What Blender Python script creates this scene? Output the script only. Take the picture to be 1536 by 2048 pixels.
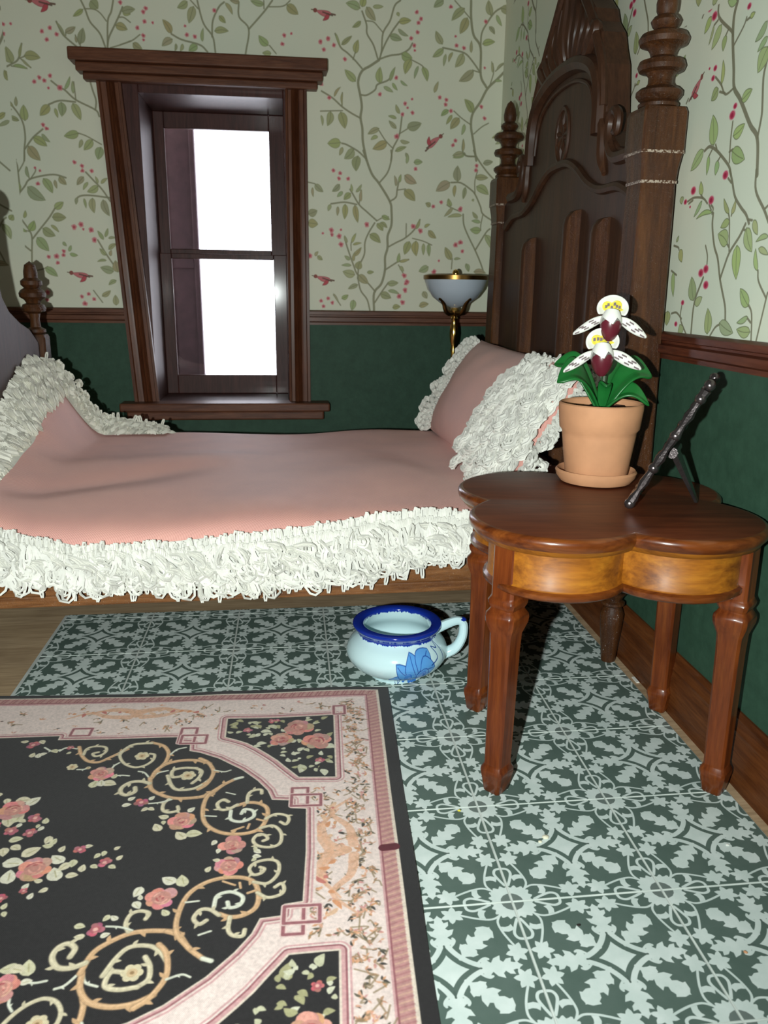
import bpy, bmesh, math, random
import numpy as np
from mathutils import Vector, Matrix, noise

# ---------------------------------------------------------------- clean start
for _o in list(bpy.data.objects):
    bpy.data.objects.remove(_o, do_unlink=True)
SC = bpy.context.scene
COL = SC.collection
random.seed(7)
rng = np.random.default_rng(7)
S = 0.27                      # metres per layout unit (one printed floor tile = 1 unit)
PI = math.pi

# ---------------------------------------------------------------- camera
F_PX, PITCH, YAW, ROLL = 1632.4, 0.273, 0.125, 0.014
CAM = Vector((-1.334, -4.218, 3.746))
_cy, _sy, _cp, _sp = math.cos(YAW), math.sin(YAW), math.cos(PITCH), math.sin(PITCH)
_f = Vector((_sy * _cp, _cy * _cp, -_sp)); _r = Vector((_cy, -_sy, 0)); _u = _r.cross(_f)
_r, _u = math.cos(ROLL) * _r + math.sin(ROLL) * _u, -math.sin(ROLL) * _r + math.cos(ROLL) * _u
cam = bpy.data.cameras.new('camera'); cam_o = bpy.data.objects.new('camera', cam); COL.objects.link(cam_o)
cam_o.matrix_world = Matrix(((_r.x, _u.x, -_f.x, CAM.x * S), (_r.y, _u.y, -_f.y, CAM.y * S), (_r.z, _u.z, -_f.z, CAM.z * S), (0, 0, 0, 1)))
cam.sensor_fit = 'VERTICAL'; cam.sensor_height = 36.0; cam.sensor_width = 27.0
cam.lens = F_PX / 2048 * 36.0
cam.shift_x = -(784.6 - 768) / 2048; cam.shift_y = (1039.0 - 1024) / 2048
cam.clip_start = 0.02; cam.clip_end = 60
cam.dof.use_dof = True; cam.dof.focus_distance = 7.6 * S; cam.dof.aperture_fstop = 6.5
SC.camera = cam_o

# ---------------------------------------------------------------- sky, flash, exposure
world = bpy.data.worlds.new('overcast_sky'); SC.world = world; world.use_nodes = True
_bg = world.node_tree.nodes['Background']; _bg.inputs[0].default_value = (0.88, 0.9, 1.0, 1); _bg.inputs[1].default_value = 6.0
fl = bpy.data.lights.new('camera_flash', 'SPOT'); fl.energy = 208; fl.color = (0.93, 1.0, 0.97); fl.shadow_soft_size = 0.05 * S
fl.spot_size = math.radians(140); fl.spot_blend = 1.0
fl_o = bpy.data.objects.new('camera_flash', fl); COL.objects.link(fl_o)
fl_o.location = (-1.95 * S, -4.25 * S, 3.62 * S)
fl_o.rotation_euler = (Vector((-.95, 5.0, 2.9)) - Vector((-1.95, -4.25, 3.62))).to_track_quat('-Z', 'Y').to_euler()
SC.view_settings.view_transform = 'Standard'; SC.view_settings.look = 'None'
SC.view_settings.exposure = 0.0; SC.view_settings.gamma = 1.0
SC.view_settings.use_curve_mapping = False

# ---------------------------------------------------------------- geometry helper (layout units, world positions)
class G:
    def __init__(s): s.v = []; s.f = []; s.m = []; s.uv = {}
    def add(s, vs, fs, m=0):
        n = len(s.v); s.v += [tuple(q) for q in vs]
        for f in fs: s.f.append(tuple(i + n for i in f)); s.m.append(m)
        return n
    def box(s, x0, x1, y0, y1, z0, z1, m=0):
        s.add([(x0, y0, z0), (x1, y0, z0), (x1, y1, z0), (x0, y1, z0), (x0, y0, z1), (x1, y0, z1), (x1, y1, z1), (x0, y1, z1)],
              [(0, 3, 2, 1), (4, 5, 6, 7), (0, 1, 5, 4), (1, 2, 6, 5), (2, 3, 7, 6), (3, 0, 4, 7)], m); return s
    def hexa(s, bot, top, m=0):           # two rings of n points each
        n = len(bot)
        s.add(list(bot) + list(top), [tuple(range(n - 1, -1, -1)), tuple(range(n, 2 * n))] + [(i, (i + 1) % n, n + (i + 1) % n, n + i) for i in range(n)], m); return s
    def rings(s, rs, m=0, cap=True, close=True):
        n = len(rs[0]); fs = []
        for k in range(len(rs) - 1):
            for i in range(n if close else n - 1):
                j = (i + 1) % n; fs.append((k * n + i, k * n + j, (k + 1) * n + j, (k + 1) * n + i))
        if cap: fs.append(tuple(range(n - 1, -1, -1))); fs.append(tuple((len(rs) - 1) * n + i for i in range(n)))
        s.add([p for r in rs for p in r], fs, m); return s
    def lathe(s, cx, cy, prof, n=24, m=0, cap=True):
        s.rings([[(cx + r * math.cos(2 * PI * i / n), cy + r * math.sin(2 * PI * i / n), z) for i in range(n)] for r, z in prof], m, cap); return s
    def tube(s, pts, r, n=6, m=0, cap=True, closed=False, flat=1.0, up=None):
        pts = [Vector(p) for p in pts]; rs = []; N = len(pts)
        prev = None
        for i, p in enumerate(pts):
            if closed: t = pts[(i + 1) % N] - pts[i - 1]
            else: t = pts[min(i + 1, N - 1)] - pts[max(i - 1, 0)]
            if t.length < 1e-9: t = Vector((0, 0, 1))
            t.normalize()
            if up is not None: a = Vector(up) - t * t.dot(Vector(up))
            elif prev is not None: a = prev - t * t.dot(prev)
            else: a = t.orthogonal()
            if a.length < 1e-6: a = t.orthogonal()
            a.normalize(); prev = a; b = t.cross(a)
            rr = r[i] if isinstance(r, (list, tuple)) else r
            rs.append([p + a * (rr * flat * math.cos(2 * PI * k / n)) + b * (rr * math.sin(2 * PI * k / n)) for k in range(n)])
        if closed: rs.append(rs[0])
        s.rings(rs, m, cap and not closed); return s
    def grid(s, fn, nu, nv, m=0):
        vs = [fn(i / nu, j / nv) for j in range(nv + 1) for i in range(nu + 1)]
        s.add(vs, [(j * (nu + 1) + i, j * (nu + 1) + i + 1, (j + 1) * (nu + 1) + i + 1, (j + 1) * (nu + 1) + i) for j in range(nv) for i in range(nu)], m); return s
    def prism(s, poly, axis, a, b, m=0):   # polygon extruded along an axis
        def P(q, t): return (t, q[0], q[1]) if axis == 'x' else (q[0], t, q[1]) if axis == 'y' else (q[0], q[1], t)
        return s.hexa([P(q, a) for q in poly], [P(q, b) for q in poly], m)
    def ellipsoid(s, c, rx, ry, rz, nu=14, nv=9, m=0, R=None):
        rs = []
        for k in range(nv + 1):
            t = PI * k / nv; ring = []
            for i in range(nu):
                a = 2 * PI * i / nu; q = Vector((rx * math.sin(t) * math.cos(a), ry * math.sin(t) * math.sin(a), rz * math.cos(t)))
                if R is not None: q = R @ q
                ring.append(Vector(c) + q)
            rs.append(ring)
        s.rings(rs, m, False); return s

BASE = {}
def thing(name, label, cat, base, rotz=0.0, group=None):
    o = bpy.data.objects.new(name, None); COL.objects.link(o); o.empty_display_size = .05
    o.location = Vector(base) * S; o.rotation_euler = (0, 0, rotz)
    o['label'] = label; o['category'] = cat
    if group: o['group'] = group
    BASE[o] = Vector(base); return o
def obj(name, g, mats, parent=None, base=None, smooth=True, bevel=0.0, sub=0, solid=0.0, uv=None, seg=2, angle=35):
    b = BASE.get(parent, Vector((0, 0, 0))) if base is None else Vector(base)
    me = bpy.data.meshes.new(name)
    me.from_pydata([((Vector(v) - b) * S) for v in g.v], [], g.f)
    mats = mats if isinstance(mats, (list, tuple)) else [mats]
    for m in mats: me.materials.append(m)
    if len(mats) > 1: me.polygons.foreach_set('material_index', g.m)
    if uv:
        lay = me.uv_layers.new(name='UVMap'); vi = np.empty(len(me.loops), np.int32); me.loops.foreach_get('vertex_index', vi)
        if callable(uv): U = np.array([uv(v) for v in g.v], np.float32)
        else: U = np.array(uv, np.float32)
        lay.data.foreach_set('uv', U[vi].ravel())
    bm = bmesh.new(); bm.from_mesh(me)
    if not uv: bmesh.ops.recalc_face_normals(bm, faces=bm.faces)
    bm.to_mesh(me); bm.free()
    if smooth:
        me.polygons.foreach_set('use_smooth', [True] * len(me.polygons)); me.set_sharp_from_angle(angle=math.radians(angle))
    o = bpy.data.objects.new(name, me); COL.objects.link(o)
    if parent is not None: o.parent = parent; BASE[o] = b
    else: o.location = b * S; BASE[o] = b
    if solid: md = o.modifiers.new('s', 'SOLIDIFY'); md.thickness = solid * S; md.offset = 0
    if sub: md = o.modifiers.new('u', 'SUBSURF'); md.levels = sub; md.render_levels = sub
    if bevel:
        md = o.modifiers.new('b', 'BEVEL'); md.width = bevel * S; md.segments = seg; md.limit_method = 'ANGLE'; md.angle_limit = math.radians(30)
    return o
def tag(o, label, cat, group=None):
    o['label'] = label; o['category'] = cat
    if group: o['group'] = group
    return o
def struct(name, g, mats, parent=None, **k):
    o = obj(name, g, mats, parent, **k)
    if parent is None: o['kind'] = 'structure'
    return o
def crv(pts, n=8, closed=False):           # Catmull-Rom through points of any dimension
    P = [np.array(p, float) for p in pts]; out = []; N = len(P)
    if N < 3: return [p for p in P]
    for i in range(N if closed else N - 1):
        p0 = P[i - 1] if (i > 0 or closed) else 2 * P[0] - P[1]; p1 = P[i]; p2 = P[(i + 1) % N]
        p3 = P[(i + 2) % N] if (i + 2 < N or closed) else 2 * P[-1] - P[-2]
        for k in range(n):
            t = k / n; out.append(.5 * ((2 * p1) + (-p0 + p2) * t + (2 * p0 - 5 * p1 + 4 * p2 - p3) * t * t + (-p0 + 3 * p1 - 3 * p2 + p3) * t ** 3))
    if not closed: out.append(P[-1])
    return out
def sstep(a, b, x):
    t = min(1, max(0, (x - a) / (b - a))); return t * t * (3 - 2 * t)

# ---------------------------------------------------------------- printed patterns (drawn into packed pixel buffers)
class Print:
    def __init__(s, w, h, x0, y0, x1, y1, bg):
        s.w, s.h, s.x0, s.y0, s.kx, s.ky = w, h, x0, y0, w / (x1 - x0), h / (y1 - y0)
        s.a = np.empty((h, w, 3), np.float32); s.a[:] = np.array(bg, np.float32) / 255
    def px(s, pts): return np.array([((p[0] - s.x0) * s.kx, (p[1] - s.y0) * s.ky) for p in pts])
    def _blend(s, P, pad, fn, col, a):
        i0 = max(0, int(P[:, 0].min() - pad)); i1 = min(s.w, int(P[:, 0].max() + pad) + 2)
        j0 = max(0, int(P[:, 1].min() - pad)); j1 = min(s.h, int(P[:, 1].max() + pad) + 2)
        if i0 >= i1 or j0 >= j1: return
        X, Y = np.meshgrid(np.arange(i0, i1) + .5, np.arange(j0, j1) + .5)
        c = (np.clip(fn(X, Y), 0, 1) * a)[..., None]
        s.a[j0:j1, i0:i1] = s.a[j0:j1, i0:i1] * (1 - c) + c * (np.array(col, np.float32) / 255)
    @staticmethod
    def _dist(X, Y, P, closed, R=None):
        D = np.full(X.shape, 1e9); n = len(P)
        for i in range(n if closed else n - 1):
            a, b = P[i], P[(i + 1) % n]; d = b - a; L = d @ d
            t = np.clip(((X - a[0]) * d[0] + (Y - a[1]) * d[1]) / max(L, 1e-9), 0, 1)
            q = np.hypot(X - a[0] - t * d[0], Y - a[1] - t * d[1])
            if R is not None: q = q - (R[i] * (1 - t) + R[(i + 1) % n] * t)
            np.minimum(D, q, out=D)
        return D
    def stroke(s, pts, w, col, a=1, closed=False, w2=None):
        P = s.px(pts); k = (s.kx + s.ky) / 2; r = w * k / 2; R = None
        if w2 is not None: R = np.linspace(r, w2 * k / 2, len(P)); r = max(R)
        s._blend(P, r + 2, lambda X, Y: (.5 - s._dist(X, Y, P, closed, R)) if R is not None else (r + .5 - s._dist(X, Y, P, closed)), col, a)
    def poly(s, pts, col, a=1):
        P = s.px(pts)
        def fn(X, Y):
            ins = np.zeros(X.shape, bool); n = len(P)
            for i in range(n):
                a_, b_ = P[i], P[(i + 1) % n]
                if a_[1] == b_[1]: continue
                ins ^= ((a_[1] > Y) != (b_[1] > Y)) & (X < (b_[0] - a_[0]) * (Y - a_[1]) / (b_[1] - a_[1]) + a_[0])
            d = s._dist(X, Y, P, True); return .5 + np.where(ins, d, -d)
        s._blend(P, 2, fn, col, a)
    def disc(s, x, y, r, col, a=1, ry=None):
        n = 14; s.poly([(x + r * math.cos(2 * PI * i / n), y + (ry or r) * math.sin(2 * PI * i / n)) for i in range(n)], col, a)
    def leaf(s, bx, by, tx, ty, w, col, edge=None, bend=.08, ew=.006, rib=None):
        d = np.array([tx - bx, ty - by]); L = np.hypot(*d); 
        if L < 1e-4: return
        e = d / L; nrm = np.array([-e[1], e[0]]); b = np.array([bx, by]); up, dn, mid = [], [], []
        for i in range(9):
            t = i / 8; c = b + d * t + nrm * (bend * L * math.sin(PI * t)); h = w / 2 * (math.sin(PI * t ** .75)) ** .8 if 0 < t < 1 else 0
            up.append(c + nrm * h); dn.append(c - nrm * h); mid.append(c)
        q = up + dn[::-1][1:-1]; s.poly(q, col)
        if edge is not None: s.stroke(q, ew, edge, .75, True)
        if rib is not None: s.stroke(mid[:-1], ew, rib, .7)
    def image(s, name):
        im = bpy.data.images.new(name, s.w, s.h, alpha=False); A = np.ones((s.h, s.w, 4), np.float32); A[..., :3] = np.clip(s.a, 0, 1)
        im.pixels.foreach_set(A.ravel()); im.update(); im.pack(); return im

# ---------------------------------------------------------------- materials
def rgb(r, g, b):
    f = lambda c: (c / 255 / 12.92) if c <= 10.31 else ((c / 255 + .055) / 1.055) ** 2.4
    return (f(r), f(g), f(b), 1)
class M:
    def __init__(s, name):
        s.m = bpy.data.materials.new(name); s.m.use_nodes = True; s.t = s.m.node_tree; s.n = s.t.nodes; s.b = s.n['Principled BSDF']
    def new(s, t, **k):
        n = s.n.new(t)
        for a, b in k.items(): setattr(n, a, b)
        return n
    def link(s, a, b): s.t.links.new(a, b)
    def set(s, **k):
        names = dict(rough='Roughness', metal='Metallic', spec='Specular IOR Level', coat='Coat Weight', coatr='Coat Roughness', sheen='Sheen Weight', ior='IOR', trans='Transmission Weight', alpha='Alpha', sss='Subsurface Weight')
        for a, v in k.items(): s.b.inputs[names[a]].default_value = v
        return s
    def coord(s, kind='Object', scale=(1, 1, 1), rot=(0, 0, 0)):
        c = s.new('ShaderNodeTexCoord'); mp = s.new('ShaderNodeMapping'); mp.inputs['Scale'].default_value = scale; mp.inputs['Rotation'].default_value = rot
        s.link(c.outputs[kind], mp.inputs[0]); return mp.outputs[0]
    def noise(s, vec, scale, detail=3, rough=.55, dist=0):
        n = s.new('ShaderNodeTexNoise'); n.inputs['Scale'].default_value = scale; n.inputs['Detail'].default_value = detail; n.inputs['Roughness'].default_value = rough; n.inputs['Distortion'].default_value = dist
        s.link(vec, n.inputs['Vector']); return n.outputs['Fac']
    def ramp(s, fac, stops):
        r = s.new('ShaderNodeValToRGB'); e = r.color_ramp.elements
        while len(e) < len(stops): e.new(.5)
        for q, (p, c) in zip(e, stops): q.position = p; q.color = c if len(c) == 4 else (*c, 1)
        s.link(fac, r.inputs[0]); return r.outputs[0]
    def mix(s, a, b, fac, mode='MIX'):
        x = s.new('ShaderNodeMix', data_type='RGBA', blend_type=mode)
        for v, i in ((fac, 0), (a, 6), (b, 7)):
            if isinstance(v, (int, float)): x.inputs[i].default_value = v
            elif isinstance(v, tuple): x.inputs[i].default_value = v
            else: s.link(v, x.inputs[i])
        return x.outputs[2]
    def color(s, c):
        if isinstance(c, tuple): s.b.inputs['Base Color'].default_value = c
        else: s.link(c, s.b.inputs['Base Color'])
        return s
    def bump(s, h, strength=.3, dist=.002):
        b = s.new('ShaderNodeBump'); b.inputs['Strength'].default_value = strength; b.inputs['Distance'].default_value = dist
        s.link(h, b.inputs['Height']); s.link(b.outputs[0], s.b.inputs['Normal']); return s
    def tex(s, im, ext='REPEAT'):
        c = s.new('ShaderNodeUVMap'); c.uv_map = 'UVMap'; t = s.new('ShaderNodeTexImage'); t.image = im; t.extension = ext; t.interpolation = 'Cubic'
        s.link(c.outputs[0], t.inputs[0]); return t.outputs[0]
def wood(name, dark, mid, light, axis='z', rough=.35, coat=.4, coatr=.15, grain=1.0, bump=.15, speck=0.0, spec=.22):
    w = M(name); st = {'x': (1.2, 14, 14), 'y': (14, 1.2, 14), 'z': (14, 14, 1.2)}[axis]
    v = w.coord('Object', st)
    n1 = w.noise(v, 2.6 * grain, 5, .62, .6); n2 = w.noise(v, 14 * grain, 3, .6); n3 = w.noise(w.coord('Object', (1, 1, 1)), 5, 2)
    base = w.ramp(n1, [(.28, dark), (.5, mid), (.74, light)])
    base = w.mix(base, w.ramp(n2, [(.35, (.45, .4, .36)), (.6, (1, 1, 1))]), .45, 'MULTIPLY')
    base = w.mix(base, w.ramp(n3, [(.3, (.72, .68, .66)), (.7, (1.1, 1.08, 1.05))]), .55, 'MULTIPLY')
    w.color(base).set(rough=rough, coat=coat, coatr=coatr, spec=spec)
    h = n2
    if speck:
        pass
    w.bump(h, bump, .003)
    if speck:                                             # grainy varnish that sparkles
        n4 = w.noise(w.coord('Object', (1, 1, 1)), 120, 2, .7); bb = w.new('ShaderNodeBump'); bb.inputs['Strength'].default_value = min(1, speck * .55); bb.inputs['Distance'].default_value = .012
        w.link(n4, bb.inputs['Height']); w.link(bb.outputs[0], w.b.inputs['Coat Normal'])
    return w.m
def plain(name, c, rough=.5, metal=0, spec=.5, var=.12, scale=20, bump=0.0, coat=0.0, **k):
    w = M(name); v = w.coord('Object'); n = w.noise(v, scale, 3)
    lo = tuple(max(0, x * (1 - var)) for x in c[:3]); hi = tuple(min(1, x * (1 + var)) for x in c[:3])
    w.color(w.ramp(n, [(.3, lo), (.7, hi)])).set(rough=rough, metal=metal, spec=spec, coat=coat, **k)
    if bump: w.bump(w.noise(v, scale * 6, 3), bump, .002)
    return w.m
def nums(t): return [[float(v) for v in l.split()] for l in t.split(';') if l.strip()]

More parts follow.
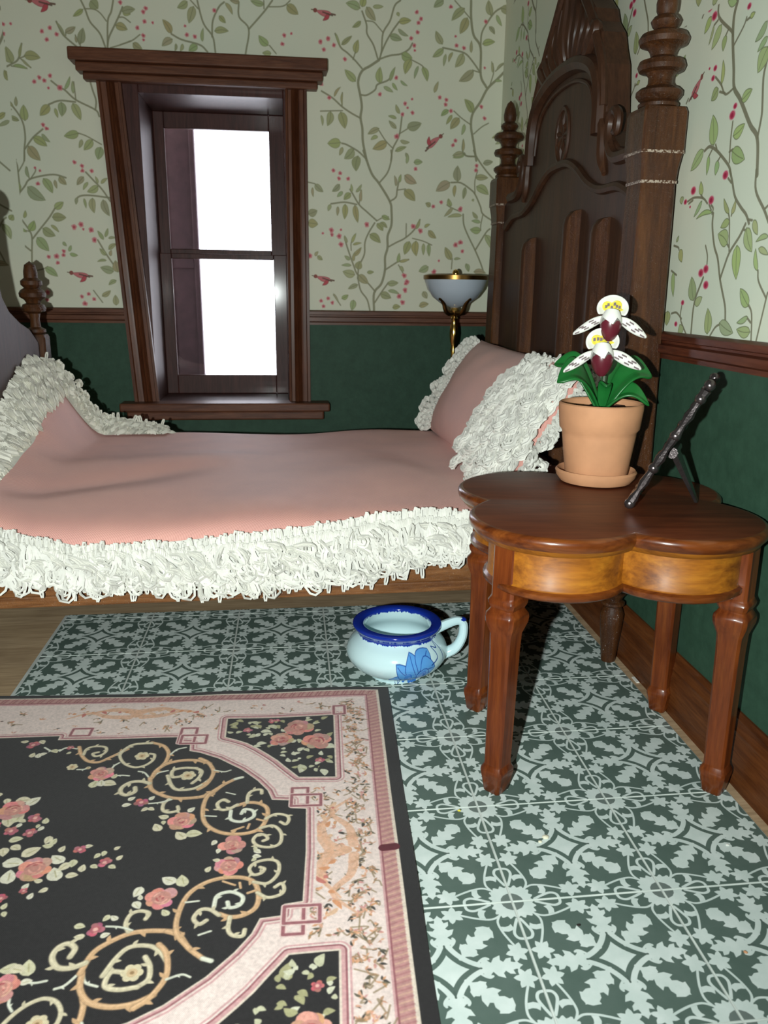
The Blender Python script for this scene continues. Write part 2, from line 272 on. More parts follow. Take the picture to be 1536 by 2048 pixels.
# wallpaper, back wall: branches, leaves, berries and birds (wall position x, z)
WB = dict(s='.48 8.11 .39 8.03 .32 7.82 .21 7.64 .19 7.39 .16 7.28;-.12 7.93 -.05 7.75 -.04 7.62 .06 7.47 .13 7.28;-.05 7.8 .06 7.79 .15 7.71 .21 7.65;.46 7.81 .36 7.68 .26 7.52 .18 7.35;.15 7.27 .32 7.33 .49 7.36 .62 7.43 .68 7.52;.66 7.29 .84 7.21 .9 7.13;.15 7.26 .01 7.17 -.12 7.09 -.18 6.93 -.14 6.72 -.12 6.57 -.14 6.42 -.11 6.26 -.1 6.06 -.04 5.79;-.12 7.13 -.23 7.24 -.35 7.34 -.46 7.42 -.54 7.6;-.26 7.25 -.22 7.37;-.14 6.75 -.04 6.75 .09 6.83 .13 6.91 .3 6.98 .37 7.09;-.14 6.41 -.29 6.48 -.44 6.57 -.59 6.69 -.76 6.78;-.44 6.57 -.43 6.77;-.78 6.49 -.61 6.5 -.43 6.51;-.06 5.82 -.18 5.92 -.36 6.01 -.44 6.03;.36 5.8 .39 5.98 .49 6.18 .53 6.46;.49 6.2 .64 6.29;.39 5.98 .27 6.09 .16 6.24;1.6 8.16 1.61 7.92 1.66 7.68 1.78 7.51 1.8 7.11 1.9 6.94;1.34 8.15 1.46 8.04 1.61 7.9;1.78 7.51 1.79 7.71 1.87 7.86 1.99 8.02 2.12 8.1;2.18 8.19 2.22 8.01 2.22 7.82 2.34 7.63 2.31 7.4 2.21 7.21 2.08 7.07 1.92 6.92 1.81 6.72 1.69 6.54 1.67 6.36 1.71 6.16 1.78 5.84;2.34 7.63 2.42 7.77;1.79 7.15 1.68 7.28 1.54 7.41 1.37 7.45 1.17 7.48;1.96 6.98 2.01 7.16 1.99 7.29;2.04 7.18 2.18 7.3;1.78 7.15 1.66 7.18;1.66 6.38 1.51 6.47 1.38 6.57;1.72 6.24 1.85 6.35 1.96 6.41;1.78 5.9 1.6 5.91 1.54 6 1.55 6.14;-.09 5.93 .04 5.6 .17 5.44 .35 5.17 .38 5.01 .38 4.8 .32 4.63 .32 4.44 .28 4.29 .28 4.08 .22 3.86 .1 3.71 .1 3.42;.36 5.95 .37 5.83 .31 5.62 .18 5.46;.35 5.17 .45 5.24 .47 5.36 .51 5.55;.47 5.35 .61 5.37;.13 4.87 -.03 5 -.16 5.11 -.27 5.28 -.31 5.34;-.16 5.11 -.13 5.33;-.2 5.11 -.4 5.14 -.62 5.11;.13 4.86 .24 4.92 .33 4.93;.1 4.83 -0 4.67 -.06 4.52 -.07 4.33 -.16 4.13 -.18 3.94;.34 4.46 .47 4.53 .61 4.6 .76 4.73 .86 4.9;.63 4.62 .63 4.83;.74 4.6 .92 4.56 1.07 4.5;.29 4.09 .43 4.18 .52 4.23 .68 4.26;.51 4.17 .6 4.02;.12 3.73 -.02 3.88 -.18 4 -.25 4.15 -.36 4.45 -.4 4.6;-.29 4.39 -.29 4.51 -.23 4.64;-.18 3.96 -.13 3.75 -.02 3.6 .03 3.42;.11 3.55 .23 3.73 .34 3.88;-.59 3.67 -.47 3.5;1.73 5.99 1.8 5.87 1.97 5.67 2.19 5.47;1.58 5.95 1.62 5.9 1.76 5.9;1.37 5.49 1.53 5.49 1.69 5.4 1.78 5.32 1.88 5.13 1.93 5.01 2.15 4.88;1.78 5.32 1.77 5.52 1.81 5.69;1.93 5.01 1.9 4.84 1.9 4.75;1.59 5 1.61 4.83 1.7 4.64 1.82 4.43 1.92 4.23 1.98 4.08;1.82 4.43 1.99 4.71 2.06 4.78;1.31 5.14 1.38 5.1 1.54 5.04;1.42 4.12 1.43 4.29;-.99 5.43 -.88 5.41;-4.34 7.87 -4.29 7.76 -4.23 7.59 -4.1 7.44 -4.03 7.25;-4.3 7.76 -4.16 7.76 -4.07 7.71 -3.99 7.61;-3.87 7.89 -3.91 7.74 -3.97 7.61 -4 7.25;-3.74 7.81 -3.8 7.69 -3.88 7.55 -3.97 7.39 -4 7.27;-3.96 7.25 -3.8 7.3 -3.65 7.36;-3.8 7.67 -3.73 7.67 -3.64 7.61;-4.72 7.57 -4.66 7.43 -4.6 7.36 -4.45 7.24;-4.6 7.39 -4.59 7.46;-4.4 7.24 -4.4 7.31;-4.46 7.4 -4.41 7.28;-5.5 7.28 -5.54 7.16 -5.55 6.91 -5.57 6.72 -5.61 6.59;-5.54 6.91 -5.44 6.96 -5.32 7.04 -5.25 7.25;-5.3 7.05 -5.2 7.09;-5.28 7.04 -5.15 6.93;-5.43 6.94 -5.21 6.92;-4.87 6.76 -4.75 6.67 -4.68 6.64 -4.53 6.51 -4.25 6.38 -4.2 6.29;-4.31 6.84 -4.27 6.66 -4.23 6.51 -4.25 6.38;-4.53 6.51 -4.54 6.76;-4.54 6.48 -4.77 6.49 -4.94 6.43;-5.61 6.5 -5.46 6.37 -5.35 6.18 -5.33 5.97 -5.36 5.79 -5.38 5.62;-5.35 5.79 -5.22 5.95 -5.06 6.08;-5.63 5.88 -5.57 5.74 -5.5 5.63;-4.53 6.04 -4.41 6 -4.2 5.89;-5.56 5.74 -5.5 5.58 -5.49 5.46 -5.5 5.15 -5.61 4.91;-5.36 5.77 -5.38 5.62 -5.48 5.46;-5.5 5.15 -5.41 5.25 -5.33 5.35 -5.12 5.41 -4.94 5.43 -4.78 5.39;-5.33 5.35 -5.35 5.52;-5.32 5.35 -5.23 5.47 -5.23 5.53;-5.72 5 -5.61 4.9 -5.5 4.74 -5.4 4.58 -5.38 4.47 -5.4 4.29 -5.43 3.97;-5.62 4.63 -5.41 4.58;-5.65 4.62 -5.57 4.45 -5.5 4.36 -5.42 4.29;-5.37 4.47 -5.24 4.62 -5.09 4.79 -4.99 4.93;-5.43 3.97 -5.26 4.01 -5.18 4.05;-5.62 4.28 -5.57 4.16 -5.53 4.03;-4.47 5.48 -4.36 5.36 -4.24 5.23 -4.13 5.06;-4.12 5.11 -4.44 5.14 -4.6 5.12 -4.66 5.05;-4.37 4.47 -4.25 4.25 -4.11 4.03;-4.5 3.69 -4.37 3.5;-2.63 7.95 -2.58 7.73 -2.53 7.61 -2.42 7.47 -2.39 7.26;-2.73 7.95 -2.62 7.84;-2.43 7.47 -2.41 7.69 -2.31 7.88 -2.23 7.95;-2.01 7.95 -2.01 7.76 -1.87 7.6 -1.93 7.26;-1.87 7.6 -1.63 7.85 -1.5 8.01;-1.63 8 -1.63 7.89;-1.55 7.92 -1.34 7.94 -1.23 8.02;-3.04 7.48 -2.89 7.41 -2.62 7.35 -2.51 7.26;-3.81 7.3 -3.64 7.36 -3.51 7.45;-1.56 7.39 -1.46 7.28',
          l='-.15 7.97 -.37 8.03 .13;-.12 7.99 -.08 8.15 .11;-.05 7.99 .09 7.81 .13;.05 8 .21 8.01 .06;-.14 7.79 -.27 7.7 .07;.46 7.81 .65 7.84 .1;.45 7.71 .61 7.62 .06;.32 7.61 .51 7.56 .11;.43 7.94 .46 7.89 .05;-.22 7.34 -.18 7.53 .1;-.44 7.45 -.28 7.58 .07;-.53 7.6 -.46 7.43 .03;-.22 6.94 -.39 7.1 .12;.17 6.93 .17 7.16 .12;.33 6.97 .41 7.17 .06;.23 6.88 .38 6.81 .06;.37 6.94 .45 6.84 .05;.5 6.98 .61 6.91 .04;.51 7.36 .68 7.31 .14;.66 7.29 .57 7.08 .13;.78 7.2 .72 7.02 .05;.85 7.19 .93 6.99 .1;-.43 6.77 -.43 6.58 .03;-.56 6.71 -.46 6.85 .04;-.46 6.49 -.39 6.25 .15;-.62 6.49 -.67 6.28 .12;-.77 6.43 -.75 6.28 .04;-.46 6.04 -.67 6.02 .16;-.43 5.97 -.48 5.85 .06;-.25 5.95 -.4 5.8 .14;.16 6.27 -.02 6.18 .09;.14 6.15 .03 6.1 .06;.29 6.07 .06 5.96 .14;.43 5.94 .61 6.01 .07;.51 6.1 .66 6.08 .06;.62 6.3 .85 6.37 .15;.44 6.28 .32 6.39 .07;.44 6.43 .31 6.46 .05;.49 6.5 .43 6.63 .06;.6 5.92 .65 5.81 .05;1.16 8.14 1.01 8.04 .11;1.5 8.05 1.3 7.87 .12;1.55 7.92 1.44 7.69 .14;1.93 7.97 1.88 8.18 .12;2.08 8.08 2.33 8.01 .14;2.02 7.98 2.11 7.83 .06;1.91 7.81 2 7.71 .07;1.81 7.56 2.01 7.6 .1;1.63 7.43 1.63 7.6 .05;1.16 7.53 1.05 7.71 .11;1.18 7.46 1.01 7.34 .1;1.22 7.39 1.19 7.22 .05;1.33 7.42 1.27 7.28 .05;1.5 7.41 1.38 7.21 .13;1.68 7.17 1.45 7.01 .14;1.99 7.16 1.97 7.32 .03;2.06 7.2 2.18 7.31 .03;1.69 6.56 1.55 6.75 .13;1.05 6.83 1.11 6.99 .06;1.29 6.58 1.17 6.49 .08;1.35 6.51 1.26 6.37 .06;1.47 6.47 1.33 6.3 .13;1.56 6.38 1.52 6.22 .06;1.58 5.93 1.39 5.87 .1;1.55 5.97 1.55 6.16 .04;2.32 6.74 2.26 6.88 .1;2.21 6.29 2.03 6.19 .08;2.26 6.18 2.09 6.1 .06;2.04 7.04 2.15 7.04 .04;-.18 5.85 -.21 5.62 .15;-.48 5.41 -.6 5.3 .09;-.43 5.3 -.52 5.22 .06;-.3 5.28 -.41 5.18 .1;-.28 5.3 -.29 5.42 .04;-.21 5.3 -.12 5.42 .05;-.13 5.16 -.12 5.34 .05;-.23 5.1 -.18 4.83 .1;-.39 5.11 -.4 4.88 .1;-.51 5.07 -.52 4.93 .05;-.63 5.1 -.67 5 .06;-.88 5.4 -.75 5.29 .1;-.92 5.35 -.91 5.21 .04;-.99 4.94 -.85 5 .13;-1 4.81 -.84 4.79 .15;.74 5.78 .88 5.79 .09;.62 5.76 .62 5.91 .05;.59 5.58 .79 5.46 .14;.45 5.41 .42 5.57 .05;.51 5.47 .53 5.59 .05;.59 5.35 .77 5.19 .16;1.56 5.94 1.38 5.9 .09;1.9 5.8 2.06 5.83 .09;1.48 5.51 1.47 5.75 .14;1.35 5.49 1.12 5.35 .16;1.44 5.45 1.43 5.27 .06;1.61 5.42 1.58 5.24 .07;1.78 5.58 1.99 5.58 .1;1.8 5.44 2.01 5.32 .14;1.38 5.12 1.33 5.24 .08;1.41 5.1 1.27 4.96 .06;1.57 4.98 1.33 4.95 .06;1.03 5.11 .95 5.16 .08;1.74 5.24 1.76 5.21 .04;1.84 4.94 1.75 5.04 .06;1.89 4.88 1.74 4.9 .06;1.9 4.75 1.72 4.76 .12;1.99 4.68 2.1 4.46 .12;2.11 4.75 2.17 4.82 .1;1.41 4.27 1.3 4.47 .12;1.46 4.28 1.57 4.29 .04;1.02 4.15 .86 4.07 .12;1.67 4.21 1.72 4.08 .08;1.81 4.08 2.02 4.06 .09;.22 4.94 .35 4.89 .08;.14 4.82 .24 4.71 .1;.2 4.84 .31 4.76 .07;.02 4.65 .2 4.52 .13;.8 4.75 .86 4.9 .05;1.01 4.73 1.14 4.61 .1;.69 4.55 .61 4.34 .13;.8 4.56 .81 4.32 .13;.93 4.52 .93 4.34 .06;1.02 4.52 1.03 4.32 .07;.94 4.78 1.03 4.83 .05;.5 4.21 .52 4.36 .06;.53 4.22 .69 4.26 .05;.54 4.15 .6 4.07 .06;-.36 4.51 -.4 4.62 .05;-.28 4.51 -.21 4.66 .05;-.26 4.48 -.12 4.51 .04;-.26 4.3 -.12 4.44 .07;-.25 4.22 -.23 4.35 .05;-.31 4.24 -.4 4.3 .06;-.29 4.15 -.45 4.15 .05;-.18 4.09 -.14 4.22 .13;-.23 4 -.43 4.05 .14;-.16 4 0 3.86 .13;-.02 4.04 .09 4.05 .06;-.18 3.84 -.34 3.77 .08;.33 3.86 .51 3.88 .1;.34 3.75 .53 3.7 .06;.21 3.7 .39 3.63 .13;-.45 3.61 -.34 3.67 .08;-.25 3.59 -.28 3.42 .11;-.59 3.69 -.5 3.54 .03;.94 3.74 1.01 3.63 .1;.88 3.5 1.04 3.54 .1;.42 3.47 .55 3.49 .09;-.85 4.29 -.77 4.23 .07;-.89 4.29 -.84 4.36 .05;-4.32 7.75 -4.47 7.65 .07;-4.2 7.87 -4.1 7.77 .16;-3.74 7.77 -3.63 7.72 .11;-3.86 7.56 -3.69 7.51 .12;-4.6 7.43 -4.45 7.51 .09;-4.72 7.56 -4.61 7.37 .03;-4.39 7.29 -4.34 7.5 .12;-4.45 7.3 -4.46 7.39 .02;-5.42 6.98 -5.48 7.2 .16;-5.3 7.06 -5.25 7.25 .04;-5.23 7.09 -5 7.07 .14;-5.27 7.04 -5.15 6.93 .03;-5.4 6.95 -5.2 6.91 .05;-4.56 6.6 -4.56 6.77 .05;-4.68 6.65 -4.59 6.83 .05;-4.93 6.42 -5.08 6.27 .13;-4.85 6.38 -4.82 6.25 .05;-4.75 6.47 -4.76 6.27 .13;-4.58 6.46 -4.48 6.23 .13;-5.46 6.38 -5.61 6.5 .05;-5.42 6.39 -5.41 6.52 .05;-5.49 6.34 -5.66 6.31 .05;-5.31 6.19 -5.31 6.41 .13;-5.4 6.19 -5.58 6.25 .07;-5.63 5.88 -5.67 6.15 .16;-5.21 5.96 -5.02 5.84 .13;-5.08 6.01 -4.97 5.9 .06;-5.3 5.83 -5.14 5.63 .16;-5.73 5.66 -5.61 5.74 .08;-4.53 6.04 -4.75 5.99 .13;-4.49 5.95 -4.54 5.83 .06;-4.33 5.95 -4.47 5.8 .12;-4.21 5.85 -4.27 5.67 .14;-5.52 5.5 -5.68 5.5 .11;-5.48 5.18 -5.66 5.38 .17;-5.37 5.24 -5.12 5.05 .18;-5.34 5.38 -5.36 5.54 .05;-5.12 5.37 -5 5.16 .13;-4.95 5.35 -4.93 5.23 .05;-4.88 5.4 -4.78 5.29 .1;-4.51 5.41 -4.62 5.29 .09;-4.45 5.33 -4.53 5.22 .05;-4.3 5.28 -4.47 5.19 .11;-4.3 5.32 -4.33 5.42 .04;-4.25 5.32 -4.15 5.4 .05;-4.4 5.1 -4.39 4.88 .11;-4.24 5.08 -4.16 4.84 .12;-4.53 5.09 -4.51 4.95 .04;-4.64 5.1 -4.66 5 .05;-5.47 4.78 -5.44 4.89 .05;-5.64 4.68 -5.53 4.71 .05;-5.61 4.63 -5.45 4.57 .06;-5.65 4.62 -5.58 4.51 .07;-5.41 4.59 -5.32 4.74 .12;-5.82 4.78 -5.71 4.63 .13;-5.75 4.83 -5.66 4.76 .05;-4.99 4.93 -4.85 5.03 .11;-5.04 4.8 -4.83 4.8 .14;-5.2 4.63 -5.02 4.52 .14;-5.07 4.68 -4.96 4.58 .05;-5.3 4.49 -5.14 4.29 .16;-5.62 4.23 -5.77 4.35 .13;-5.75 4.13 -5.64 4.15 .03;-5.22 4.03 -5.04 3.9 .12;-4.91 4.43 -4.86 4.37 .05;-4.83 4.29 -4.79 4.38 .05;-4.82 4.25 -4.7 4.23 .06;-4.28 4.48 -4.36 4.61 .06;-4.25 4.52 -4.2 4.65 .05;-4.2 4.5 -4.09 4.51 .04;-4.21 4.33 -4.08 4.42 .07;-4.26 4.24 -4.35 4.34 .07;-4.19 4.23 -4.17 4.32 .05;-4.26 4.16 -4.4 4.14 .04;-4.16 3.99 -4.36 4.05 .13;-4.09 3.98 -4.12 4.16 .13;-4.13 3.85 -4.25 3.78 .07;-4.37 3.6 -4.23 3.69 .08;-4.16 3.46 -4.16 3.62 .1;-3.75 7.75 -3.56 7.79 .11;-2.78 7.93 -2.93 7.84 .11;-2.69 7.87 -2.77 7.64 .13;-2.21 7.94 -2.11 7.79 .06;-2.31 7.76 -2.22 7.67 .08;-2.39 7.55 -2.18 7.56 .1;-3.04 7.49 -3.16 7.67 .11;-3.03 7.41 -3.19 7.31 .11;-2.98 7.35 -3 7.25 .04;-2.88 7.35 -2.92 7.25 .05;-2.66 7.34 -2.79 7.26 .11;-2.58 7.4 -2.56 7.58 .05;-2 7.96 -2.14 7.98 .08;-1.63 7.95 -1.83 7.99 .09;-1.28 7.96 -1.11 7.84 .14;-1.58 7.39 -1.72 7.52 .12;-1.54 7.28 -1.67 7.28 .08;-3.62 7.33 -3.49 7.25 .11',
          f='.74 7.96 .03;.81 7.87 .03;.77 7.81 .03;.76 7.68 .03;.66 7.59 .03;.71 7.49 .03;.72 7.42 .02;-.77 7.47 .03;-.65 7.52 .03;-.56 7.44 .03;-.72 7.37 .03;-.39 7.25 .03;-.76 6.88 .03;-.64 6.69 .03;.43 7.02 .03;.17 6.77 .03;.58 6.65 .03;.69 6.72 .02;.62 6.59 .02;.54 6.49 .03;.7 6.52 .03;.45 6.16 .04;1.28 8.06 .03;1.85 7.88 .03;1.39 7.52 .03;1.51 7.49 .03;1.37 7.65 .02;1.86 7.22 .02;1.14 6.76 .03;1.25 6.73 .03;1.24 6.66 .03;1.33 6.57 .03;1.83 6.65 .03;1.89 6.48 .03;1.42 6.13 .03;1.38 6.06 .03;-.58 5.62 .03;-.47 5.58 .03;-.49 5.5 .03;-.34 5.5 .03;-.03 4.8 .04;-.62 4.7 .04;-.61 4.63 .03;-.49 4.61 .04;-.46 4.48 .04;-.76 4.65 .02;-.46 4.71 .02;.77 5.68 .03;.75 4.79 .04;.87 4.72 .04;.61 4 .04;.66 3.9 .04;.64 3.87 .03;.63 3.76 .04;.53 3.66 .04;.59 3.56 .04;1.79 5.76 .03;1.78 5.69 .03;1.08 5.11 .03;1.21 5.18 .03;1.54 5.08 .04;1.48 4.51 .04;1.56 4.55 .04;1.6 4.41 .03;1.12 4.07 .04;1.2 4.25 .02;-.98 4.29 .04;-.8 3.57 .03;-.68 3.61 .03;-.61 3.54 .03;-.76 3.48 .03;-5.49 7.5 .03;-5.38 7.51 .02;-5.5 7.37 .03;-4.94 7.43 .03;-4.82 7.48 .03;-4.73 7.4 .03;-4.88 7.32 .03;-5.12 6.74 .03;-5.04 6.8 .03;-4.97 6.76 .03;-4.88 6.83 .03;-4.92 6.66 .02;-4.75 6.67 .04;-5.05 6.14 .03;-5 6.09 .03;-3.77 7.87 .03;-5.23 5.52 .02;-5.16 5.48 .02;-5.21 5.29 .03;-4.63 5.62 .03;-4.52 5.57 .03;-4.52 5.5 .03;-4.38 5.5 .03;-4.72 4.66 .04;-4.61 4.7 .04;-4.58 4.63 .02;-4.46 4.62 .04;-4.42 4.47 .04;-5.15 4.2 .03;-5.03 4.21 .04;-4.91 4.29 .03;-4.92 4.23 .03;-5.02 4.11 .03;-5.22 3.65 .04;-5.24 3.53 .03;-4.69 3.59 .03;-4.58 3.63 .03;-4.5 3.55 .03;-4.65 3.48 .04;-3.4 7.81 .03;-3.44 7.76 .03;-3.43 7.63 .03;-3.31 7.62 .02;-3.54 7.54 .03;-3.46 7.44 .03;-3.46 7.38 .02;-2.38 7.83 .03;-2.81 7.48 .03;-2.69 7.46 .03;-2.83 7.6 .02;-1.33 7.54 .03;-1.22 7.57 .02;-1.36 7.42 .03;-.77 7.48 .03;-.65 7.53 .03', d='1.08 6.1 .93 5.96;-.73 7.89 -.54 7.86;-.77 3.94 -.58 3.9;-4.94 7.82 -4.72 7.8;-4.7 3.94 -4.5 3.91')
# wallpaper, right wall (wall position y, z)
WR = dict(s='2.6 5.95 2.63 5.86 2.62 5.74 2.59 5.62 2.54 5.46 2.5 5.32 2.38 5.21 2.19 5 2.06 4.88 2 4.62;2.91 6.05 2.88 5.92 2.65 5.76 2.62 5.72;2.89 5.9 2.95 5.88;2.43 5.79 2.46 5.74 2.58 5.64;2.42 5.77 2.35 5.78;2.5 5.32 2.63 5.3 2.72 5.39 2.83 5.47;2.64 5.31 2.73 5.34;2.71 5.38 2.72 5.44;2.06 5.41 2.08 5.3 2.05 5.12 2.04 5.03 2.06 4.89;2.46 5.07 2.46 4.93 2.44 4.77;2.88 4.92 2.8 4.94 2.69 4.9 2.57 4.83 2.44 4.74 2.39 4.67;2.7 4.94 2.67 4.9;2.75 4.91 2.79 4.87;2.59 4.84 2.64 4.8;2.46 4.85 2.41 4.86;2.7 5.78 2.75 5.73;3.32 5.37 3.29 5.4;3.18 6 3.14 6.04;3.67 6.02 3.62 6.04 3.47 6.02;2.02 4.66 1.99 4.51 1.84 4.36 1.76 4.27;1.83 4.37 1.79 4.39;2.42 4.71 2.36 4.62 2.29 4.5 2.18 4.41 2.09 4.35 2.03 4.28;2.43 4.65 2.37 4.61;3.1 4.54 2.98 4.56 2.82 4.54 2.73 4.49;2.86 4.57 2.82 4.54;3.07 4.52 3 4.54;2.65 4.43 2.7 4.48;2.63 4.4 2.62 4.44 2.66 4.47;2.61 4.4 2.6 4.3 2.53 4.14 2.45 4.04 2.38 3.89 2.32 3.79 2.24 3.66 2.21 3.55;2.37 3.88 2.33 3.97 2.27 4.08 2.15 4.19 2.08 4.28;2.28 4.09 2.33 4.32 2.36 4.38;2.31 4.36 2.27 4.47;2.33 4.15 2.29 4.12;2.1 4.24 2.05 4.23;2.05 4.31 1.99 4.3;2.62 4 2.63 4.07 2.68 4.15;2.66 3.89 2.77 3.68 2.77 3.41;3 3.66 3 3.54 2.86 3.41;3.19 3.58 3.09 3.59 2.98 3.54;2.43 3.42 2.36 3.49 2.29 3.52;1.89 3.68 1.83 3.61 1.79 3.41;1.9 3.59 1.83 3.55;1.82 3.93 1.79 3.85 1.66 3.73;1.65 3.77 1.66 3.73 1.72 3.42;3.28 4.18 3.19 4.16 3.17 4.14;3.28 3.96 3.17 3.92', l='2.61 5.95 2.76 6 .05;3.01 5.96 3.11 5.86 .05;2.95 5.88 3.01 5.75 .02;2.82 5.85 2.95 5.7 .06;2.73 5.75 2.75 5.64 .04;2.38 5.78 2.31 5.79 .04;2.12 5.68 2.26 5.58 .05;2.09 5.57 2.21 5.5 .04;2.07 5.5 2.17 5.35 .09;2.71 5.39 2.73 5.57 .03;2.76 5.37 2.86 5.3 .07;2.36 5.2 2.22 5.25 .07;2.73 4.94 2.8 5.18 .08;2.43 4.96 2.27 5.02 .08;2.42 4.85 2.21 4.76 .1;2.9 4.93 3.1 4.79 .08;2.8 4.87 2.8 4.72 .03;2.64 4.81 2.65 4.7 .04;3.43 5.78 3.59 5.64 .04;2.84 4.57 2.89 4.68 .04;2.83 4.52 2.95 4.4 .03;2.63 4.41 2.9 4.38 .04;2.35 4.38 2.46 4.5 .03;2.31 4.37 2.27 4.47 .03;2.33 4.32 2.46 4.28 .06;2.32 4.15 2.49 4.23 .1;2.06 4.25 1.94 4.07 .07;2.17 4.13 2.12 3.87 .07;1.97 4.3 1.89 4.19 .04;1.74 4.17 1.9 4.14 .04;1.85 4.09 1.71 4.04 .04;1.83 3.93 1.89 4.09 .03;3.15 4.14 3.09 4.03 .05;3.24 3.95 3.19 3.73 .04;3.23 4.59 3.21 4.53 .04;2.79 3.7 2.87 3.9 .08;2.76 3.67 2.64 3.73 .06;1.89 3.67 2.04 3.8 .07;2.48 3.43 2.52 3.64 .07;2.3 3.53 2.07 3.46 .1;1.88 3.59 2.03 3.54 .04;1.82 3.48 2.02 3.49 .1;3.27 3.6 3.27 3.47 .07;2.96 3.4 3 3.49 .06;3.24 4.21 3.2 4.26 .02', f='2.41 5.86 .02;3.05 6.04 .03;2.96 5.95 .03;3.03 6.08 .02;3.17 6.11 .02;2.91 6.03 .01;3.6 6.08 .01;2.85 5.54 .02;2.87 5.47 .02;2.95 5.56 .01;2.45 5.18 .02;2.48 5.12 .03;3.57 5.91 .03;3.7 5.87 .02;2.48 4.68 .03;3.01 4.62 .03;3.14 4.54 .02;3.04 4.49 .01;2.67 4.51 .03;2.71 3.93 .03;2.63 3.96 .03;2.6 3.83 .03;2.99 3.68 .02;3.08 3.49 .02', d='3.15 5.47 3.27 5.38')

def paper(name, D, w, h, x0, z0, x1, z1, big, shifts):
    p = Print(w, h, x0, z0, x1, z1, (226, 226, 206))
    stem, leafc, edge, berry = (146, 144, 116), (174, 176, 132), (128, 130, 98), (204, 108, 116)
    if big: stem, leafc, edge, berry = (128, 122, 98), (178, 188, 132), (112, 116, 84), (200, 62, 92)
    sw = .03 if not big else .031
    R = random.Random(3)
    for dx, dz in shifts:
        for l in nums(D['s']):
            q = [(l[i] + dx, l[i + 1] + dz) for i in range(0, len(l), 2)]
            q = crv(q, 5) if len(q) > 2 else q
            long_ = sum(math.dist(q[i], q[i + 1]) for i in range(len(q) - 1))
            p.stroke(q, sw * (1.25 if long_ > 1.2 else .85 if long_ > .4 else .62), stem, .9)
        for bx, by, tx, ty, wd in nums(D['l']):
            c = tuple(v + R.randint(-9, 9) for v in leafc)
            L = math.hypot(tx - bx, ty - by)
            p.leaf(bx + dx, by + dz, tx + dx, ty + dz, max(wd * (.92 if not big else .85 + .95 * abs(ty - by) / max(L, .01)), .03), c, edge if big else tuple(int(v * .86) for v in leafc), R.uniform(-.09, .09), .009 if not big else .007, edge if wd > .06 else None)
        for x, y, r in nums(D['f']):
            x += dx; y += dz
            if big:
                for k in range(6):
                    a = R.uniform(0, 6.28); p.stroke([(x, y + r * .3), (x + r * .35 * math.cos(a), y + r * .3 + r * .8 * math.sin(a) - r * .2)], r * .35, (226, 120, 140), .8)
                p.disc(x, y, r * 1.7, (224, 130, 148), .6, r * 1.25); p.disc(x, y, r * 1.3, berry, .85, r * 1.0); p.disc(x + r * .1, y - r * .05, r * .7, (168, 40, 70), .85, r * .6)
            else:
                for k in range(5):
                    a = k * 1.256 + R.random(); p.disc(x + r * .62 * math.cos(a), y + r * .62 * math.sin(a), r * .55, (218, 138, 142), .7)
                p.disc(x, y, r * .68, berry, .95); p.disc(x, y, r * .3, (170, 62, 78), .8)
        for a, b, c, d in nums(D['d']):
            a += dx; b += dz; c += dx; d += dz
            e = Vector((a - c, b - d)); L = e.length; 
            if L < .05: continue
            e.normalize(); n = Vector((-e[1], e[0])); k = .9 if big else .8
            p.stroke([(c, d), (a - e[0] * L * .3, b - e[1] * L * .3)], L * .12, (110, 84, 70), .9)
            p.leaf(a - e[0] * L * .7, b - e[1] * L * .7, a + e[0] * L * .55, b + e[1] * L * .55, L * .55 * k, (206, 118, 122), (140, 80, 78), .06)
            p.leaf(a - e[0] * L * .5, b - e[1] * L * .5, a - e[0] * L * .1 + n[0] * L * .6, b - e[1] * L * .1 + n[1] * L * .6, L * .3, (196, 84, 92), (120, 70, 66), .1)
            p.disc(a + e[0] * L * .62, b + e[1] * L * .62, L * .16, (150, 84, 76)); p.stroke([(a + e[0] * L * .7, b + e[1] * L * .7), (a + e[0] * L * .92, b + e[1] * L * .92)], .012, (110, 90, 70))
            p.stroke([(a, b), (a - e[0] * L * .8 + n[0] * L * .1, b - e[1] * L * .8 + n[1] * L * .1)], L * .1, (96, 76, 66), .8)
    return p.image(name)
IM_B = paper('wallpaper_print_back', WB, 1360, 850, -5.5, 3.38, 2.3, 8.25, False, [(0, 0)])
IM_R = paper('wallpaper_print_right', WR, 860, 1080, 1.62, 3.38, 3.72, 6.02, True, [(0, 0)])

